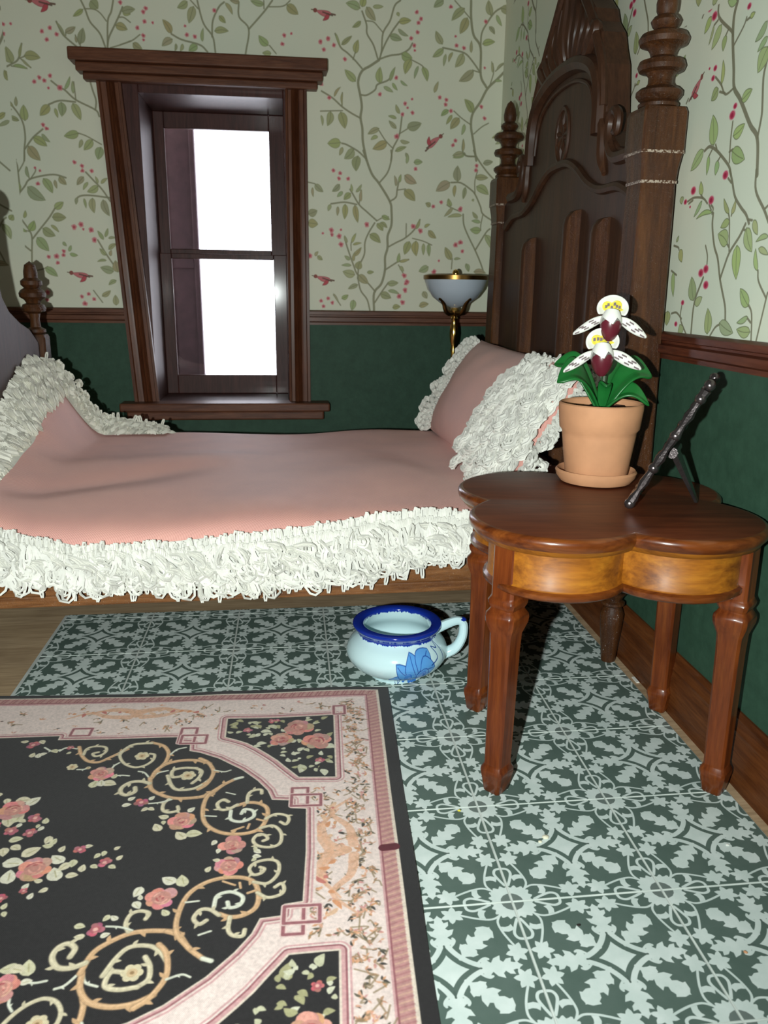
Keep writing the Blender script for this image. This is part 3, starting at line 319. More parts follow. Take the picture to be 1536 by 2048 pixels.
# floor tile print: one tile, eight-fold symmetric
def tile_print():
    N = 900; p = Print(N, N, -.5, -.5, .5, .5, (90, 108, 101)); W = (212, 224, 220); DK = (84, 100, 94)
    sym = [(a, b, sw) for sw in (0, 1) for a in (1, -1) for b in (1, -1)]
    def each(pts, fn, corner=False):
        for a, b, sw in sym:
            q = []
            for x, y in pts:
                if sw: x, y = y, x
                if corner: x, y = .5 - x, .5 - y
                q.append((a * x, b * y))
            fn(q)
    # centre star and arms that lead to eight leaves
    star = []
    for k in range(4):
        a = k * PI / 2; t0 = (.115 * math.cos(a), .115 * math.sin(a)); a2 = a + PI / 2; t1 = (.115 * math.cos(a2), .115 * math.sin(a2))
        mid = (.052 * math.cos(a + PI / 4) * 1.1, .052 * math.sin(a + PI / 4) * 1.1)
        for i in range(6):
            t = i / 6; star.append(tuple((1 - t) ** 2 * u + 2 * t * (1 - t) * m_ + t * t * v for u, m_, v in zip(t0, mid, t1)))
    p.poly(star, W)
    arm = [(.15, .012), (.125, .042), (.1, .062), (.078, .078), (.1, .1), (.125, .118), (.15, .105), (.158, .09), (.175, .075), (.2, .064), (.215, .05), (.215, .012)]
    each([((1 - t) ** 2 * .185 + 2 * t * (1 - t) * .069 + t * t * .02, (1 - t) ** 2 * .02 + 2 * t * (1 - t) * .069 + t * t * .185) for t in [k / 12 for k in range(13)]], lambda q: p.stroke(q, .034, W))
    def acanthus(b0, t0, w):
        d = np.array(t0) - np.array(b0); nn = np.array([-d[1], d[0]]) / np.hypot(*d); L_ = []; R_ = []
        for t, h in ((0, .22), (.06, .3), (.1, .75), (.22, 1.0), (.24, .62), (.3, .42), (.38, .85), (.54, 1.08), (.52, .62), (.58, .42), (.66, .72), (.78, .78), (.75, .4), (.82, .32), (.9, .34), (.92, .2)):
            L_.append(tuple(np.array(b0) + d * t + nn * w * h)); R_.append(tuple(np.array(b0) + d * t - nn * w * h))
        return L_ + [tuple(t0)] + R_[::-1]
    each(acanthus((.17, 0), (.43, 0), .076), lambda q: p.poly(q, W))
    each(acanthus((.1, .1), (.305, .305), .066), lambda q: p.poly(q, W))
    ax = [(.19, 0), (.2, .03), (.215, .06), (.235, .052), (.245, .074), (.262, .056), (.275, .088), (.3, .062), (.318, .07), (.328, .046), (.352, .048), (.36, .028), (.395, .02), (.44, 0)]
    each([(.08, .08), (.13, .13)], lambda q: p.stroke(q, .026, W))
    each([(.145, 0), (.185, 0)], lambda q: p.stroke(q, .012, DK))
    each(crv([(.175, .04), (.2, .062), (.222, .07), (.238, .062)], 4), lambda q: p.stroke(q, .016, W)); each(crv([(.12, .1), (.15, .1), (.175, .112), (.18, .13)], 4), lambda q: p.stroke(q, .016, W))
    # corner rosettes
    loop = crv([(.1, .105), (.16, .135), (.23, .128), (.3, .105), (.37, .075)], 6)
    each(loop, lambda q: p.stroke(q, .015, W), True)
    each(crv([(.15, .012), (.2, .035), (.26, .055), (.3, .04), (.31, 0)], 5), lambda q: p.stroke(q, .019, W), True)
    each([(.185, .06), (.215, .05), (.235, .06), (.245, .085), (.24, .118), (.2, .126), (.205, .1), (.2, .078)], lambda q: p.poly(q, W), True)
    each([(.2, .2), (.235, .185), (.285, .19), (.27, .235), (.276, .276), (.235, .27)], lambda q: p.poly(q, W), True)
    for a, b, sw in sym:                                # small ivy leaves either side of the joint
        cx, cy = .405, .078; q = []
        for i in range(24):
            t = 2 * PI * i / 24; r = .058 * (.82 + .3 * math.cos(3.0 * t) * math.cos(t * 3) + .12 * math.cos(6 * t))
            q.append((cx + r * math.cos(t + .4) * 1.1, cy + r * math.sin(t + .4)))
        qq = [((y, x) if sw else (x, y)) for x, y in q]
        p.poly([(a * (.5 - x), b * (.5 - y)) for x, y in qq], W)
    for a in (1, -1):
        for b in (1, -1):
            q = []
            for i in range(96):
                t = 2 * PI * i / 96; r = .135 * (1 + .1 * abs(math.cos(2 * t)) ** 3 * 0 + .13 * abs(math.sin(2 * t)) ** 2) + .011 * math.cos(20 * t)
                q.append((a * .5 - a * r * math.cos(t), b * .5 - b * r * math.sin(t)))
            p.poly(q, W); p.disc(a * .5, b * .5, .074, (110, 122, 118))
    p.stroke([(-.5, -.5), (.5, -.5), (.5, .5), (-.5, .5)], .018, (206, 214, 208), 1, True)
    return p.image('floor_tile_print')
IM_T = tile_print()

# rug print (u from the right edge, v from the back edge)
RUG_W, RUG_L = 7.1, 4.75
SCR = 'T 2.9 2.66 .93 2.61 1.05 2.53 1.15 2.44 1.17 2.37 1.11 2.3 1.04 2.25 .99;C 2.4 2.59 1.05 2.59 .97 2.54 .93 2.45 .94 2.42 1 2.44 1.06 2.49 1.08 2.52 1.04 2.48 1.02;T 3.1 2.07 .9 1.96 .96 1.9 1.07 1.9 1.19 1.92 1.25;C 2.9 2.3 1.04 2.23 .93 2.13 .91 2.07 .91;C 2.4 2.28 1.01 2.29 1.09 2.23 1.2 2.14 1.26 2.06 1.24 2.01 1.17 2.01 1.09 2.05 1.07;W 1.5 1.88 1.09 1.84 1.02 1.77 .99;W 1.5 2.27 1.19 2.3 1.23 2.31 1.27;W 1.5 2.09 1.32 2.04 1.34 1.99 1.41;W 1.5 1.86 1.32 1.93 1.35 1.96 1.41;C 2.9 1.64 1.3 1.59 1.35 1.6 1.44 1.64 1.51;C 2.9 1.75 1.41 1.81 1.41 1.82 1.32 1.74 1.29 1.64 1.3;C 2.9 1.85 1.39 1.8 1.52 1.74 1.59 1.63 1.59 1.56 1.54 1.51 1.47;T 3.3 1.97 1.42 1.95 1.31 1.88 1.22 1.76 1.18 1.64 1.19 1.54 1.24;T 3.3 1.98 1.42 1.95 1.55 1.89 1.62 1.78 1.69 1.67 1.71 1.53 1.7 1.46 1.67;C 3.3 1.97 1.49 2.04 1.46 2.12 1.47 2.17 1.54 2.16 1.61 2.11 1.64 2.06 1.6 2.07 1.54;C 2.6 1.78 1.71 1.81 1.77 1.8 1.85 1.75 1.88 1.69 1.86 1.7 1.81;W 1.4 1.92 1.76 1.84 1.75 1.76 1.72;W 1.7 2.94 .93 2.86 .99 2.8 .97;W 1.5 2.8 .99 2.76 .94 2.67 .96;W 1.5 2.58 1.27 2.53 1.27 2.5 1.25;W 1.4 2.27 1.38 2.21 1.37 2.15 1.38;T 3.1 1.63 1.16 1.56 1.22 1.5 1.34 1.5 1.44 1.53 1.54 1.58 1.6;T 3.1 1.55 1.7 1.47 1.66 1.4 1.56 1.31 1.48;T 3.1 1.4 1.56 1.49 1.68 1.51 1.83 1.48 2 1.4 2.1 1.29 2.15 1.16 2.15 1.07 2.1 1.03 1.98 1.04 1.87 1.11 1.81 1.19 1.8 1.26 1.83;W 2.6 1.3 1.89 1.29 1.99 1.21 2.02 1.13 1.97 1.14 1.9 1.2 1.88 1.22 1.93;W 2.9 1.31 1.48 1.26 1.46;C 2.7 1.26 1.82 1.32 1.87 1.38 1.87 1.41 1.8 1.37 1.75 1.33 1.78;C 2.6 1.19 1.8 1.19 1.7 1.16 1.65 1.1 1.64 1.09 1.69;C 2.4 1.04 2 .97 1.95 .89 1.97 .87 2.02 .89 2.07 .93 2.04;C 2.4 1.07 2.1 .98 2.08 .92 2.16 .92 2.27 .98 2.31 1.07 2.29 1.11 2.23 1.08 2.17 1.03 2.18 1.01 2.22 1.04 2.24;W 1.3 1.48 1.94 1.4 1.95;W 1.3 1.49 1.34 1.41 1.37 1.36 1.35;W 1.2 1.36 1.66 1.29 1.69;W 1.6 1.57 .41 1.57 .41;T 1.6 1.27 2.12 1.19 2.08;T 1.6 1.16 2.1 1.15 2.05;T 1.8 1.1 2 1.05 2.02'
FLW = 'c 2.11 1.1 0.058;c 1.69 1.4 0.062;c 2.63 1.23 0.044;c 2.5 1.25 0.021;w 3 1.04 0.029;w 2.95 1.05 0.029;w 2.92 1.03 0.026;w 2.39 1.48 0.042;w 2.28 1.48 0.048;w 2.34 1.47 0.037;w 2.26 1.38 0.027;w 1.62 2.15 0.044;w 1.53 2.14 0.046;w 1.78 1.93 0.032;w 1.8 2.05 0.039;w 1.59 1.86 0.028;w 2.06 1.69 0.026;w 2.08 1.77 0.028;w 1.94 1.83 0.024;w 1.89 1.83 0.024;w 1.91 1.69 0.024;w 3.14 .82 0.027;w 2.99 .84 0.030;w 2.84 .99 0.029;w 2.72 1.02 0.018;w 1.77 2 0.020;b 3.05 .88 0.054;b 2.73 .94 0.031;b 1.98 1.74 0.053;r 2.38 1.34 0.098;r 1.64 1.99 0.098;r 1.25 2.27 0.091;w 1.38 2.24 0.024;w 1.34 2.33 0.021;w 1.07 2.35 0.025;w 1.09 2.32 0.018'
FLC = 'w 2.88 1.92 0.054;w 2.82 1.87 0.050;w 2.78 1.68 0.050;w 2.86 1.66 0.045;w 2.98 1.67 0.031;w 3.08 1.58 0.031;w 2.79 1.97 0.023;w 2.61 1.93 0.029;w 2.62 2.02 0.023;w 2.75 2.13 0.038;w 2.53 2.15 0.034;w 2.48 2.17 0.028;w 2.65 1.99 0.019;w 2.78 1.92 0.025;b 2.7 1.89 0.053;b 2.68 2.06 0.049;b 2.82 2.03 0.050;b 2.95 1.96 0.038;r 2.89 1.78 0.109;w 2.68 2.38 0.057;w 2.66 2.51 0.055;w 2.37 2.5 0.056;w 2.6 2.27 0.053;w 2.4 2.35 0.048;w 2.34 2.43 0.038;w 2.29 2.4 0.032;w 2.21 2.45 0.030;w 2.26 2.52 0.033;w 2.14 2.44 0.024;w 2.15 2.33 0.023;w 2.11 2.31 0.023;w 2.02 2.45 0.024;w 1.99 2.36 0.023;w 2.03 2.26 0.020;w 2.46 2.7 0.024;w 2.4 2.65 0.025;w 2.52 2.61 0.025;w 2.46 2.56 0.024;w 2.59 2.78 0.023;w 2.57 2.85 0.021;w 2.79 2.26 0.039;w 2.72 2.22 0.035;w 2.51 2.21 0.030;w 2.4 2.25 0.027;w 2.23 2.23 0.023;b 2.28 2.26 0.042;b 2.08 2.4 0.046;b 2.52 2.65 0.028;b 2.64 2.71 0.040;r 2.52 2.44 0.111'
PRS = 'r .84 .71 0.107;r .98 .9 0.084;r .68 .95 0.100;b 1.28 .73 0.035;b 1.08 .58 0.031;b .65 1.24 0.033;b 1.03 .57 0.020'
PLV = '1.44 .67 1.37 .7;1.38 .78 1.32 .75;1.28 .63 1.25 .58;1.21 .62 1.17 .59;1.17 .76 1.07 .77;1.14 .83 1.09 .79;1.19 .97 1.1 .95;1.09 1.02 1.05 .98;.98 1.11 .92 1.1;.94 1.03 .98 1.05;.88 1.25 .82 1.23;.87 1.14 .81 1.12;.81 1.29 .81 1.42;.79 1.38 .76 1.36;.74 1.34 .69 1.32;.7 1.38 .66 1.37;.64 1.37 .61 1.47;.6 1.26 .54 1.29;.59 1.18 .55 1.23;.62 1.05 .55 1.07;.58 .89 .54 .82;.72 .66 .65 .64;.64 .59 .58 .54;.78 .56 .74 .54;.7 .79 .64 .77;1.01 .57 .97 .62;1.4 .56 1.33 .59;.84 .9 .83 .97;1.05 .69 1 .66;.95 .77 .99 .72;1.13 .69 1.09 .72;1.24 .68 1.19 .71;1.25 .79 1.29 .81;.76 1.21 .7 1.17;.79 1.06 .74 1.11'
def rug_print():
    N0, N1 = 1850, 1240
    p = Print(N0, N1, 0, 0, RUG_W, RUG_L, (40, 38, 39)); mid = RUG_L / 2; cu = RUG_W / 2
    R = random.Random(5)
    CREAM, PINK, DPINK, WH = (230, 210, 203), (206, 160, 160), (150, 92, 98), (222, 206, 190)
    COLS = dict(T=(206, 166, 126), C=(206, 194, 164), W=(214, 214, 196))
    def quad(fn):
        for su in (0, 1):
            for sv in (0, 1): fn(lambda u, v: ((RUG_W - u) if su else u, (RUG_L - v) if sv else v), su, sv)
    def rect(a, b, c, d, col): p.poly([(a, b), (c, b), (c, d), (a, d)], col)
    rect(.1, .055, RUG_W - .1, RUG_L - .055, WH)
    rect(.125, .075, RUG_W - .125, RUG_L - .075, (188, 140, 136))
    for k in range(170):                                  # twisted rope band
        v = .08 + k * .0275
        for u0, sg in ((.125, 1), (RUG_W - .125, -1)):
            p.stroke([(u0, v), (u0 + sg * .085, v + .03)], .011, (214, 176, 150) if k % 2 else (166, 108, 112), .6)
    for k in range(250):
        u = .12 + k * .0275
        for v0, sg in ((.078, 1), (RUG_L - .078, -1)): p.stroke([(u, v0), (u + .03, v0 + sg * .07)], .009, (150, 84, 86) if k % 3 else (206, 164, 150), .7)
    rect(.212, .15, RUG_W - .212, RUG_L - .15, DPINK); rect(.222, .163, RUG_W - .222, RUG_L - .163, PINK); rect(.236, .185, RUG_W - .236, RUG_L - .185, CREAM)
    # sprays of small leaves and petals on the cream band
    def fleck(u, v, s):
        for _ in range(3):
            a = R.uniform(0, 6.28); c = R.choice([(30, 26, 20), (66, 58, 40), (206, 136, 84), (220, 156, 116), (208, 140, 110), (170, 120, 84), (200, 130, 124), (214, 150, 120)])
            p.leaf(u, v, u + s * math.cos(a), v + s * math.sin(a), s * R.uniform(.25, .5), tuple(int(v * .8 + 44) for v in c))
        if R.random() < .5: p.stroke(crv([(u, v), (u + R.uniform(-1, 1) * s, v + R.uniform(-1, 1) * s), (u + R.uniform(-2, 2) * s, v + R.uniform(-2, 2) * s)], 4), .011, (140, 120, 92), .75)
    for _ in range(300): fleck(R.uniform(.27, .46) if R.random() < .93 else R.uniform(.5, .72), R.uniform(.3, RUG_L - .3), R.uniform(.025, .05))
    for _ in range(60): fleck(R.uniform(.5, .72), R.uniform(1.6, RUG_L - 1.6), R.uniform(.03, .05))
    for _ in range(360): fleck(R.uniform(.3, RUG_W - .3), R.choice([0, 1]) * (RUG_L - .96) + R.uniform(.24, .72), R.uniform(.025, .045))
    for uc, vc, ori in ((.46, mid, 0), (2.3, .42, 1), (RUG_W - 2.3, .42, 1)):      # acanthus sprays
        for sg in (1, -1):
            for q in ([(0, 0), (.12, .08), (.16, .28), (.05, .46)], [(-.05, .06), (-.02, .25), (.1, .42), (-.05, .6)], [(.12, .02), (.2, .2), (.14, .35)]):
                pts = crv([(uc + a, vc + sg * b) if ori == 0 else (uc + sg * b, vc - a * .6) for a, b in q], 5)
                p.stroke(pts, .075, (222, 172, 142), .8, w2=.016)
            for k in range(7):
                b = .1 + k * .075; a0 = .02 + .12 * math.sin(b * 5)
                A = (uc + a0, vc + sg * b) if ori == 0 else (uc + sg * b, vc - a0 * .6); B = (A[0] + R.uniform(-.09, .09), A[1] + R.uniform(-.09, .09))
                p.leaf(*A, *B, .035, R.choice([(214, 150, 110), (198, 120, 110), (220, 180, 150)]))
    # dark field
    fld = [(.741, mid), (.75, 1.9), (.865, 1.885), (.868, 1.79), (1.008, 1.776), (1.049, 1.655), (1.136, 1.517), (1.274, 1.35), (1.477, 1.172), (1.642, 1.076), (1.735, 1.045), (1.75, .915), (1.86, .9), (1.87, .83), (2.87, .815), (2.875, .75), (cu, .75)]
    full = fld + [(RUG_W - u, v) for u, v in fld[::-1]] + [(RUG_W - u, RUG_L - v) for u, v in fld] + [(u, RUG_L - v) for u, v in fld[::-1]]
    p.stroke(full, .16, CREAM, 1, True)
    p.stroke(full, .125, PINK, 1, True); p.stroke(full, .1, (226, 206, 198), 1, True); p.stroke(full, .075, DPINK, .9, True); p.stroke(full, .05, PINK, 1, True); p.stroke(full, .022, WH, 1, True)
    p.poly(full, (40, 38, 39))
    # corner panels, knots
    pan = [(.535, .515), (1.474, .53), (1.458, .838), (1.36, .885), (1.265, .941), (1.165, 1.03), (1.072, 1.131), (.995, 1.22), (.934, 1.308), (.814, 1.472), (.528, 1.484)]
    def corner(t, su, sv):
        q = [t(u, v) for u, v in pan]
        for w, c in ((.15, PINK), (.125, (230, 214, 206)), (.1, DPINK), (.078, PINK), (.03, WH)): p.stroke(q, w, c, 1, True)
        p.poly(q, (40, 38, 39))
        def sq(a, b, c, d):
            s_ = [t(a, b), t(c, b), t(c, d), t(a, d)]; p.stroke(s_, .042, (226, 196, 190), 1, True); p.stroke(s_, .022, DPINK, .95, True)
        for k in ((.86, 1.63, .74, 1.86), (.86, 1.72, .64, 1.86), (1.72, .68, 1.85, .92), (1.62, .8, 1.83, .93), (.43, .35, .53, .5), (2.63, .63, 2.79, .75)): sq(*k)
        for bx, by, tx, ty in nums(PLV):
            a, b = t(bx, by), t(tx, ty); 
            for ju in (0, 1):
                if ju: a = (a[0] + R.uniform(-.05, .05), a[1] + R.uniform(-.05, .05)); b = (a[0] + R.uniform(-.08, .08), a[1] + R.uniform(-.07, .07))
                p.leaf(*a, *b, max(.036, math.dist(a, b) * .6), R.choice([(196, 194, 164), (210, 208, 184), (168, 164, 124)]), None, .15)
        for l in PRS.split(';'): k, *z = l.split(); z = [float(v) for v in z]; flower(k, *t(z[0], z[1]), z[2] * 1.2)
    def flower(k, u, v, r):
        if k == 'r' or k == 'b':
            c0 = (206, 144, 132) if k == 'r' else (184, 104, 112)
            n = 9 if k == 'r' else 5
            for i in range(n):
                a = i * 2 * PI / n + R.random(); p.disc(u + r * .62 * math.cos(a), v + r * .62 * math.sin(a), r * R.uniform(.36, .5), tuple(min(255, int(x * R.uniform(.88, 1.14))) for x in c0))
            p.disc(u, v, r * .62, tuple(int(x * .95) for x in c0))
            for i in range(9 if k == 'r' else 3):
                a = R.uniform(0, 6.28); q = R.uniform(.1, .62) * r; w = R.uniform(.5, 1.3)
                arc = [(u + q * math.cos(a + w * j / 4), v + q * math.sin(a + w * j / 4)) for j in range(5)]
                p.stroke(arc, r * .12, R.choice([(232, 172, 156), (176, 84, 86), (226, 158, 142), (166, 76, 84), (222, 176, 150)]), .85)
            if k == 'b': p.disc(u, v, r * .3, (226, 170, 160))
        elif k == 'w':
            a = R.uniform(0, 6.28); e = (math.cos(a) * r, math.sin(a) * r)
            p.leaf(u - e[0] * 1.3, v - e[1] * 1.3, u + e[0] * 1.3, v + e[1] * 1.3, r * 1.8, R.choice([(214, 204, 176), (206, 200, 168), (220, 214, 194)]), None, .05)
            p.stroke([(u - e[0] * .6, v - e[1] * .6), (u + e[0] * .6, v + e[1] * .6)], r * .16, (164, 154, 110), .7)
        else:
            for i in range(6):
                a = i * PI / 3; p.disc(u + r * .6 * math.cos(a), v + r * .6 * math.sin(a), r * .45, (214, 200, 166))
            p.disc(u, v, r * .5, (206, 178, 140)); p.disc(u, v, r * .2, (150, 120, 84))
    def scrolls(t, su, sv):
        for l in SCR.split(';'):
            c, w, *z = l.split(); z = [float(v) for v in z]; w = float(w) / 100
            q = crv([t(z[i], z[i + 1]) for i in range(0, len(z), 2)], 6); col = COLS[c]; w *= 1.22
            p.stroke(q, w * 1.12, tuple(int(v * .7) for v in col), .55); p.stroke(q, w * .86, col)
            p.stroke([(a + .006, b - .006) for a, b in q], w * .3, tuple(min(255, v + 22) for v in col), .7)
            for k in range(4, len(q) - 4, 9):
                d = q[k + 1] - q[k - 1]; d = d / (np.hypot(*d) + 1e-9); sg = 1 if (k // 9) % 2 else -1
                b0 = q[k]; b1 = q[k] + sg * np.array([-d[1], d[0]]) * w * 1.25 + d * w * .8
                p.leaf(*b0, *b1, w * .7, col)
        for l in FLW.split(';'): k, *z = l.split(); z = [float(v) for v in z]; flower(k, *t(z[0], z[1]), z[2])
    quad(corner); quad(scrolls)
    for su in (0, 1):
        for l in FLC.split(';'):
            k, *z = l.split(); z = [float(v) for v in z]; flower(k, RUG_W - z[0] if su else z[0], z[1], z[2])
    p.stroke([(.125, 2.37), (.205, 2.37)], .07, (92, 34, 44))
    return p.image('rug_print')
IM_G = rug_print()

# blue transfer on the chamber pot (u around, v along the profile)
def pot_print():
    p = Print(1400, 560, 0, 0, 2.5, 1.0, (206, 236, 240)); BL, MB, DB = (92, 160, 226), (46, 108, 200), (24, 56, 138)
    R = random.Random(2); cu, cv = 2.5 * .287, .262
    rim0, rim1 = .45, .556
    p.poly([(0, rim0), (2.5, rim0), (2.5, rim1), (0, rim1)], (20, 48, 150))
    for k in range(140): u = k / 140 * 2.5; p.disc(u, rim0 + R.uniform(-.006, .004), .012, (20, 48, 150)); p.disc(u, rim1 + R.uniform(-.004, .006), .012, (20, 48, 150))
    pt = lambda x, y: (cu + x * .74, cv + y * .74)
    def lf(b, t, w, c): p.leaf(*pt(*b), *pt(*t), w * .74, c, DB, .08, .005, DB)
    for b, t, w in (((.02, .03), (-.3, -.03), .14), ((-.02, .0), (-.2, .12), .14), ((.02, .02), (-.05, .2), .17), ((.04, .04), (.2, .2), .2), ((.05, .03), (.25, .06), .2), ((.0, .0), (.22, -.1), .2)): lf(b, t, w, BL)
    for k in range(16):
        x, y = .06 + R.uniform(-.13, .13), -.1 + R.uniform(-.13, .12); q = pt(x, y); p.disc(*q, .032, MB, 1); p.disc(q[0] - .004, q[1] + .004, .026, BL if R.random() < .5 else (70, 136, 214))
    q = [pt(x, y) for x, y in ((.2, .08), (.3, .12), (.27, .2), (.34, .18), (.36, .24), (.4, .1), (.36, -.05), (.3, -.2))]; p.stroke(crv(q, 6), .006, DB)
    q = [pt(x, y) for x, y in ((-.05, -.06), (-.16, -.16), (-.24, -.2))]; p.stroke(crv(q, 4), .006, DB)
    for k in range(4): p.stroke([pt(-.1 - k * .035, -.1 - k * .03), pt(-.12 - k * .035, -.06 - k * .03)], .005, DB)
    return p.image('blue_transfer_print')
IM_P = pot_print()

# ---------------------------------------------------------------- material set
def papermat(name, im, tint):
    w = M(name); c = w.tex(im); v = w.coord('Object')
    n = w.noise(v, 2.2, 2); c = w.mix(c, w.ramp(n, [(.38, tint), (.6, (1, 1, .97))]), .6, 'MULTIPLY')
    w.color(c).set(rough=.62, spec=.3); w.bump(w.noise(v, 90, 2), .04, .002); return w.m
m_paper_b = papermat('wallpaper_back', IM_B, (.93, 1.0, .98)); m_paper_r = papermat('wallpaper_right', IM_R, (.82, .96, .96))
_g = M('green_dado'); _v = _g.coord('Object')
_g.color(_g.ramp(_g.noise(_v, 24, 4, .7), [(.3, (.024, .062, .038)), (.7, (.036, .088, .055))])).set(rough=.6, spec=.25); _g.bump(_g.noise(_v, 110, 2), .12, .003); m_green = _g.m
_t = M('printed_tile'); _c = _t.tex(IM_T, 'EXTEND'); _v = _t.coord('Object')
_c = _t.mix(_c, _t.ramp(_t.noise(_v, 16, 4, .65), [(.3, (.74, .8, .77)), (.7, (1.14, 1.1, 1.1))]), .55, 'MULTIPLY'); _t.color(_c).set(rough=.42, spec=.35); m_tile = _t.m
m_sheet = plain('tile_sheet_paper', (.56, .6, .57), .6)
_k = M('rug_cloth'); _c = _k.tex(IM_G, 'EXTEND'); _v = _k.coord('Object')
_w1 = _k.new('ShaderNodeTexWave', bands_direction='DIAGONAL'); _w1.inputs['Scale'].default_value = 230; _w1.inputs['Distortion'].default_value = .6; _k.link(_v, _w1.inputs['Vector'])
_c = _k.mix(_c, _k.ramp(_k.noise(_v, 160, 2), [(.3, (.7, .7, .7)), (.7, (1.2, 1.2, 1.2))]), .5, 'MULTIPLY')
_k.color(_c).set(rough=.85, spec=.15, sheen=.15); _k.bump(_w1.outputs['Fac'], .3, .0015); m_rug = _k.m
_k = M('pink_twill'); _v = _k.coord('Object', rot=(0, 0, .55))
_w1 = _k.new('ShaderNodeTexWave', bands_direction='X'); _w1.inputs['Scale'].default_value = 92; _w1.inputs['Distortion'].default_value = .5; _w1.inputs['Detail'].default_value = 1; _k.link(_v, _w1.inputs['Vector'])
_c = _k.ramp(_w1.outputs['Fac'], [(.2, (.68, .335, .285)), (.75, (.88, .485, .42))])
_c = _k.mix(_c, _k.ramp(_k.noise(_v, 7, 2), [(.3, (.9, .88, .9)), (.7, (1.05, 1.03, 1.0))]), .7, 'MULTIPLY')
_k.color(_c).set(rough=.6, spec=.22, sheen=.16); _k.bump(_w1.outputs['Fac'], .35, .002); m_pink = _k.m
m_lace = plain('white_lace_yarn', (.79, .785, .72), .75, 0, .25, .1, 30, sheen=.2)
m_lace2 = plain('cream_lace_yarn', (.79, .77, .68), .8, 0, .25, .12, 30)
m_table = wood('glossy_red_wood', (.075, .013, .003), (.15, .033, .006), (.23, .062, .01), 'z', .4, .4, .14, .8, .06)
m_tabletop = wood('glossy_red_wood_top', (.09, .018, .005), (.14, .032, .01), (.19, .05, .017), 'x', .5, .12, .34, 1.0, .06)
m_apron = wood('amber_wood', (.16, .045, .004), (.34, .115, .008), (.44, .175, .014), 'x', .5, .06, .3, .7, .06, 0, .3)
m_edge = wood('red_edge_wood', (.06, .011, .002), (.14, .034, .006), (.23, .065, .011), 'x', .34, .6, .16, .9, .05)
m_bed = wood('dark_bed_wood', (.03, .01, .003), (.072, .025, .007), (.12, .045, .012), 'z', .5, .4, .1, 1.0, .22, 1.6)
m_bedp = wood('dark_bed_wood_panel', (.035, .014, .007), (.06, .024, .011), (.085, .035, .016), 'z', .55, .15, .3, .8, .12, .0, .3)
m_rail = wood('brown_bed_rail_wood', (.1, .034, .01), (.21, .085, .026), (.32, .14, .05), 'x', .45, .55, .12, 1.2, .3, 1.8)
m_trim = wood('window_trim_wood', (.08, .026, .012), (.14, .05, .024), (.2, .08, .04), 'x', .5, .2, .3, 1.2, .2)
m_trimv = wood('window_casing_wood', (.07, .02, .009), (.125, .042, .018), (.18, .066, .03), 'z', .5, .2, .3, 1.2, .2)
m_sash = wood('window_sash_wood', (.04, .012, .009), (.07, .022, .018), (.1, .035, .028), 'z', .5, .12, .12, 1.0, .1, 0, .3)
m_fboard = wood('footboard_wood', (.03, .012, .007), (.05, .02, .011), (.07, .028, .016), 'z', .55, .0, .35, .8, .12, 0, .22)
m_railc = wood('chair_rail_wood', (.055, .013, .006), (.105, .026, .011), (.15, .042, .018), 'y', .5, .15, .2, 1.2, .15)
m_base = wood('baseboard_wood', (.06, .016, .004), (.125, .038, .01), (.18, .06, .016), 'y', .5, .12, .2, 1.0, .1)
m_floor = wood('bare_plywood_floor', (.42, .3, .18), (.52, .38, .235), (.6, .45, .29), 'x', .6, .1, .4, .5, .06)
m_brass = plain('polished_brass', (.78, .5, .14), .16, 1.0, .5, .1)
m_brassd = plain('dark_antique_brass', (.22, .12, .035), .3, 1.0)
m_bowl = plain('milk_glass', (.52, .6, .68), .25, 0, .5, .05, 5, coat=.3)
m_terra = plain('terracotta', (.56, .28, .145), .7, 0, .3, .1, 14, .12)
m_soil = plain('potting_soil', (.03, .014, .008), .9, 0, .2, .4, 60, .6)
m_leaf = plain('waxy_green_leaf', (.01, .12, .022), .32, 0, .5, .25, 12)
m_stem = plain('green_stem', (.03, .06, .025), .5)
m_petal = plain('white_petal', (.8, .8, .74), .5, 0, .4, .04)
m_yel = plain('yellow_petal_centre', (.8, .68, .06), .5, 0, .4, .15, 40)
m_maroon = plain('maroon_lip', (.115, .014, .024), .3, 0, .5, .15)
m_speckle = plain('dark_petal_spots', (.06, .015, .02), .5)
m_iron = plain('dark_pewter', (.13, .11, .11), .24, .85, .5, .3, 30, .3)
m_ceil = plain('ceiling_paint', (.16, .15, .13), .8)
m_dark = plain('front_block_dark', (.05, .048, .045), .9)
m_out = plain('outside_dark_board', (.05, .022, .03), .6, 0, .4, .2)
_q = M('chamber_pot_glaze'); _q.color(_q.tex(IM_P, 'EXTEND')).set(rough=.12, spec=.5, coat=.5, coatr=.05); m_pot = _q.m
_q = M('pot_handle_glaze'); _q.color((.61, .83, .87, 1)).set(rough=.12, spec=.5, coat=.5, coatr=.05); m_handle = _q.m
m_bluegl = plain('blue_glaze', (.006, .028, .3), .12, 0, .5, .1, 10, coat=.5)
_q = M('window_pane_glass'); _tr = _q.new('ShaderNodeBsdfTransparent'); _gl = _q.new('ShaderNodeBsdfGlossy'); _gl.inputs['Roughness'].default_value = .03
_fr = _q.new('ShaderNodeFresnel'); _fr.inputs[0].default_value = 1.45; _mx = _q.new('ShaderNodeMixShader')
_q.link(_fr.outputs[0], _mx.inputs[0]); _q.link(_tr.outputs[0], _mx.inputs[1]); _q.link(_gl.outputs[0], _mx.inputs[2]); _q.link(_mx.outputs[0], _q.n['Material Output'].inputs[0]); m_glass = _q.m
m_glue = plain('dried_glue', (.75, .72, .55), .4)

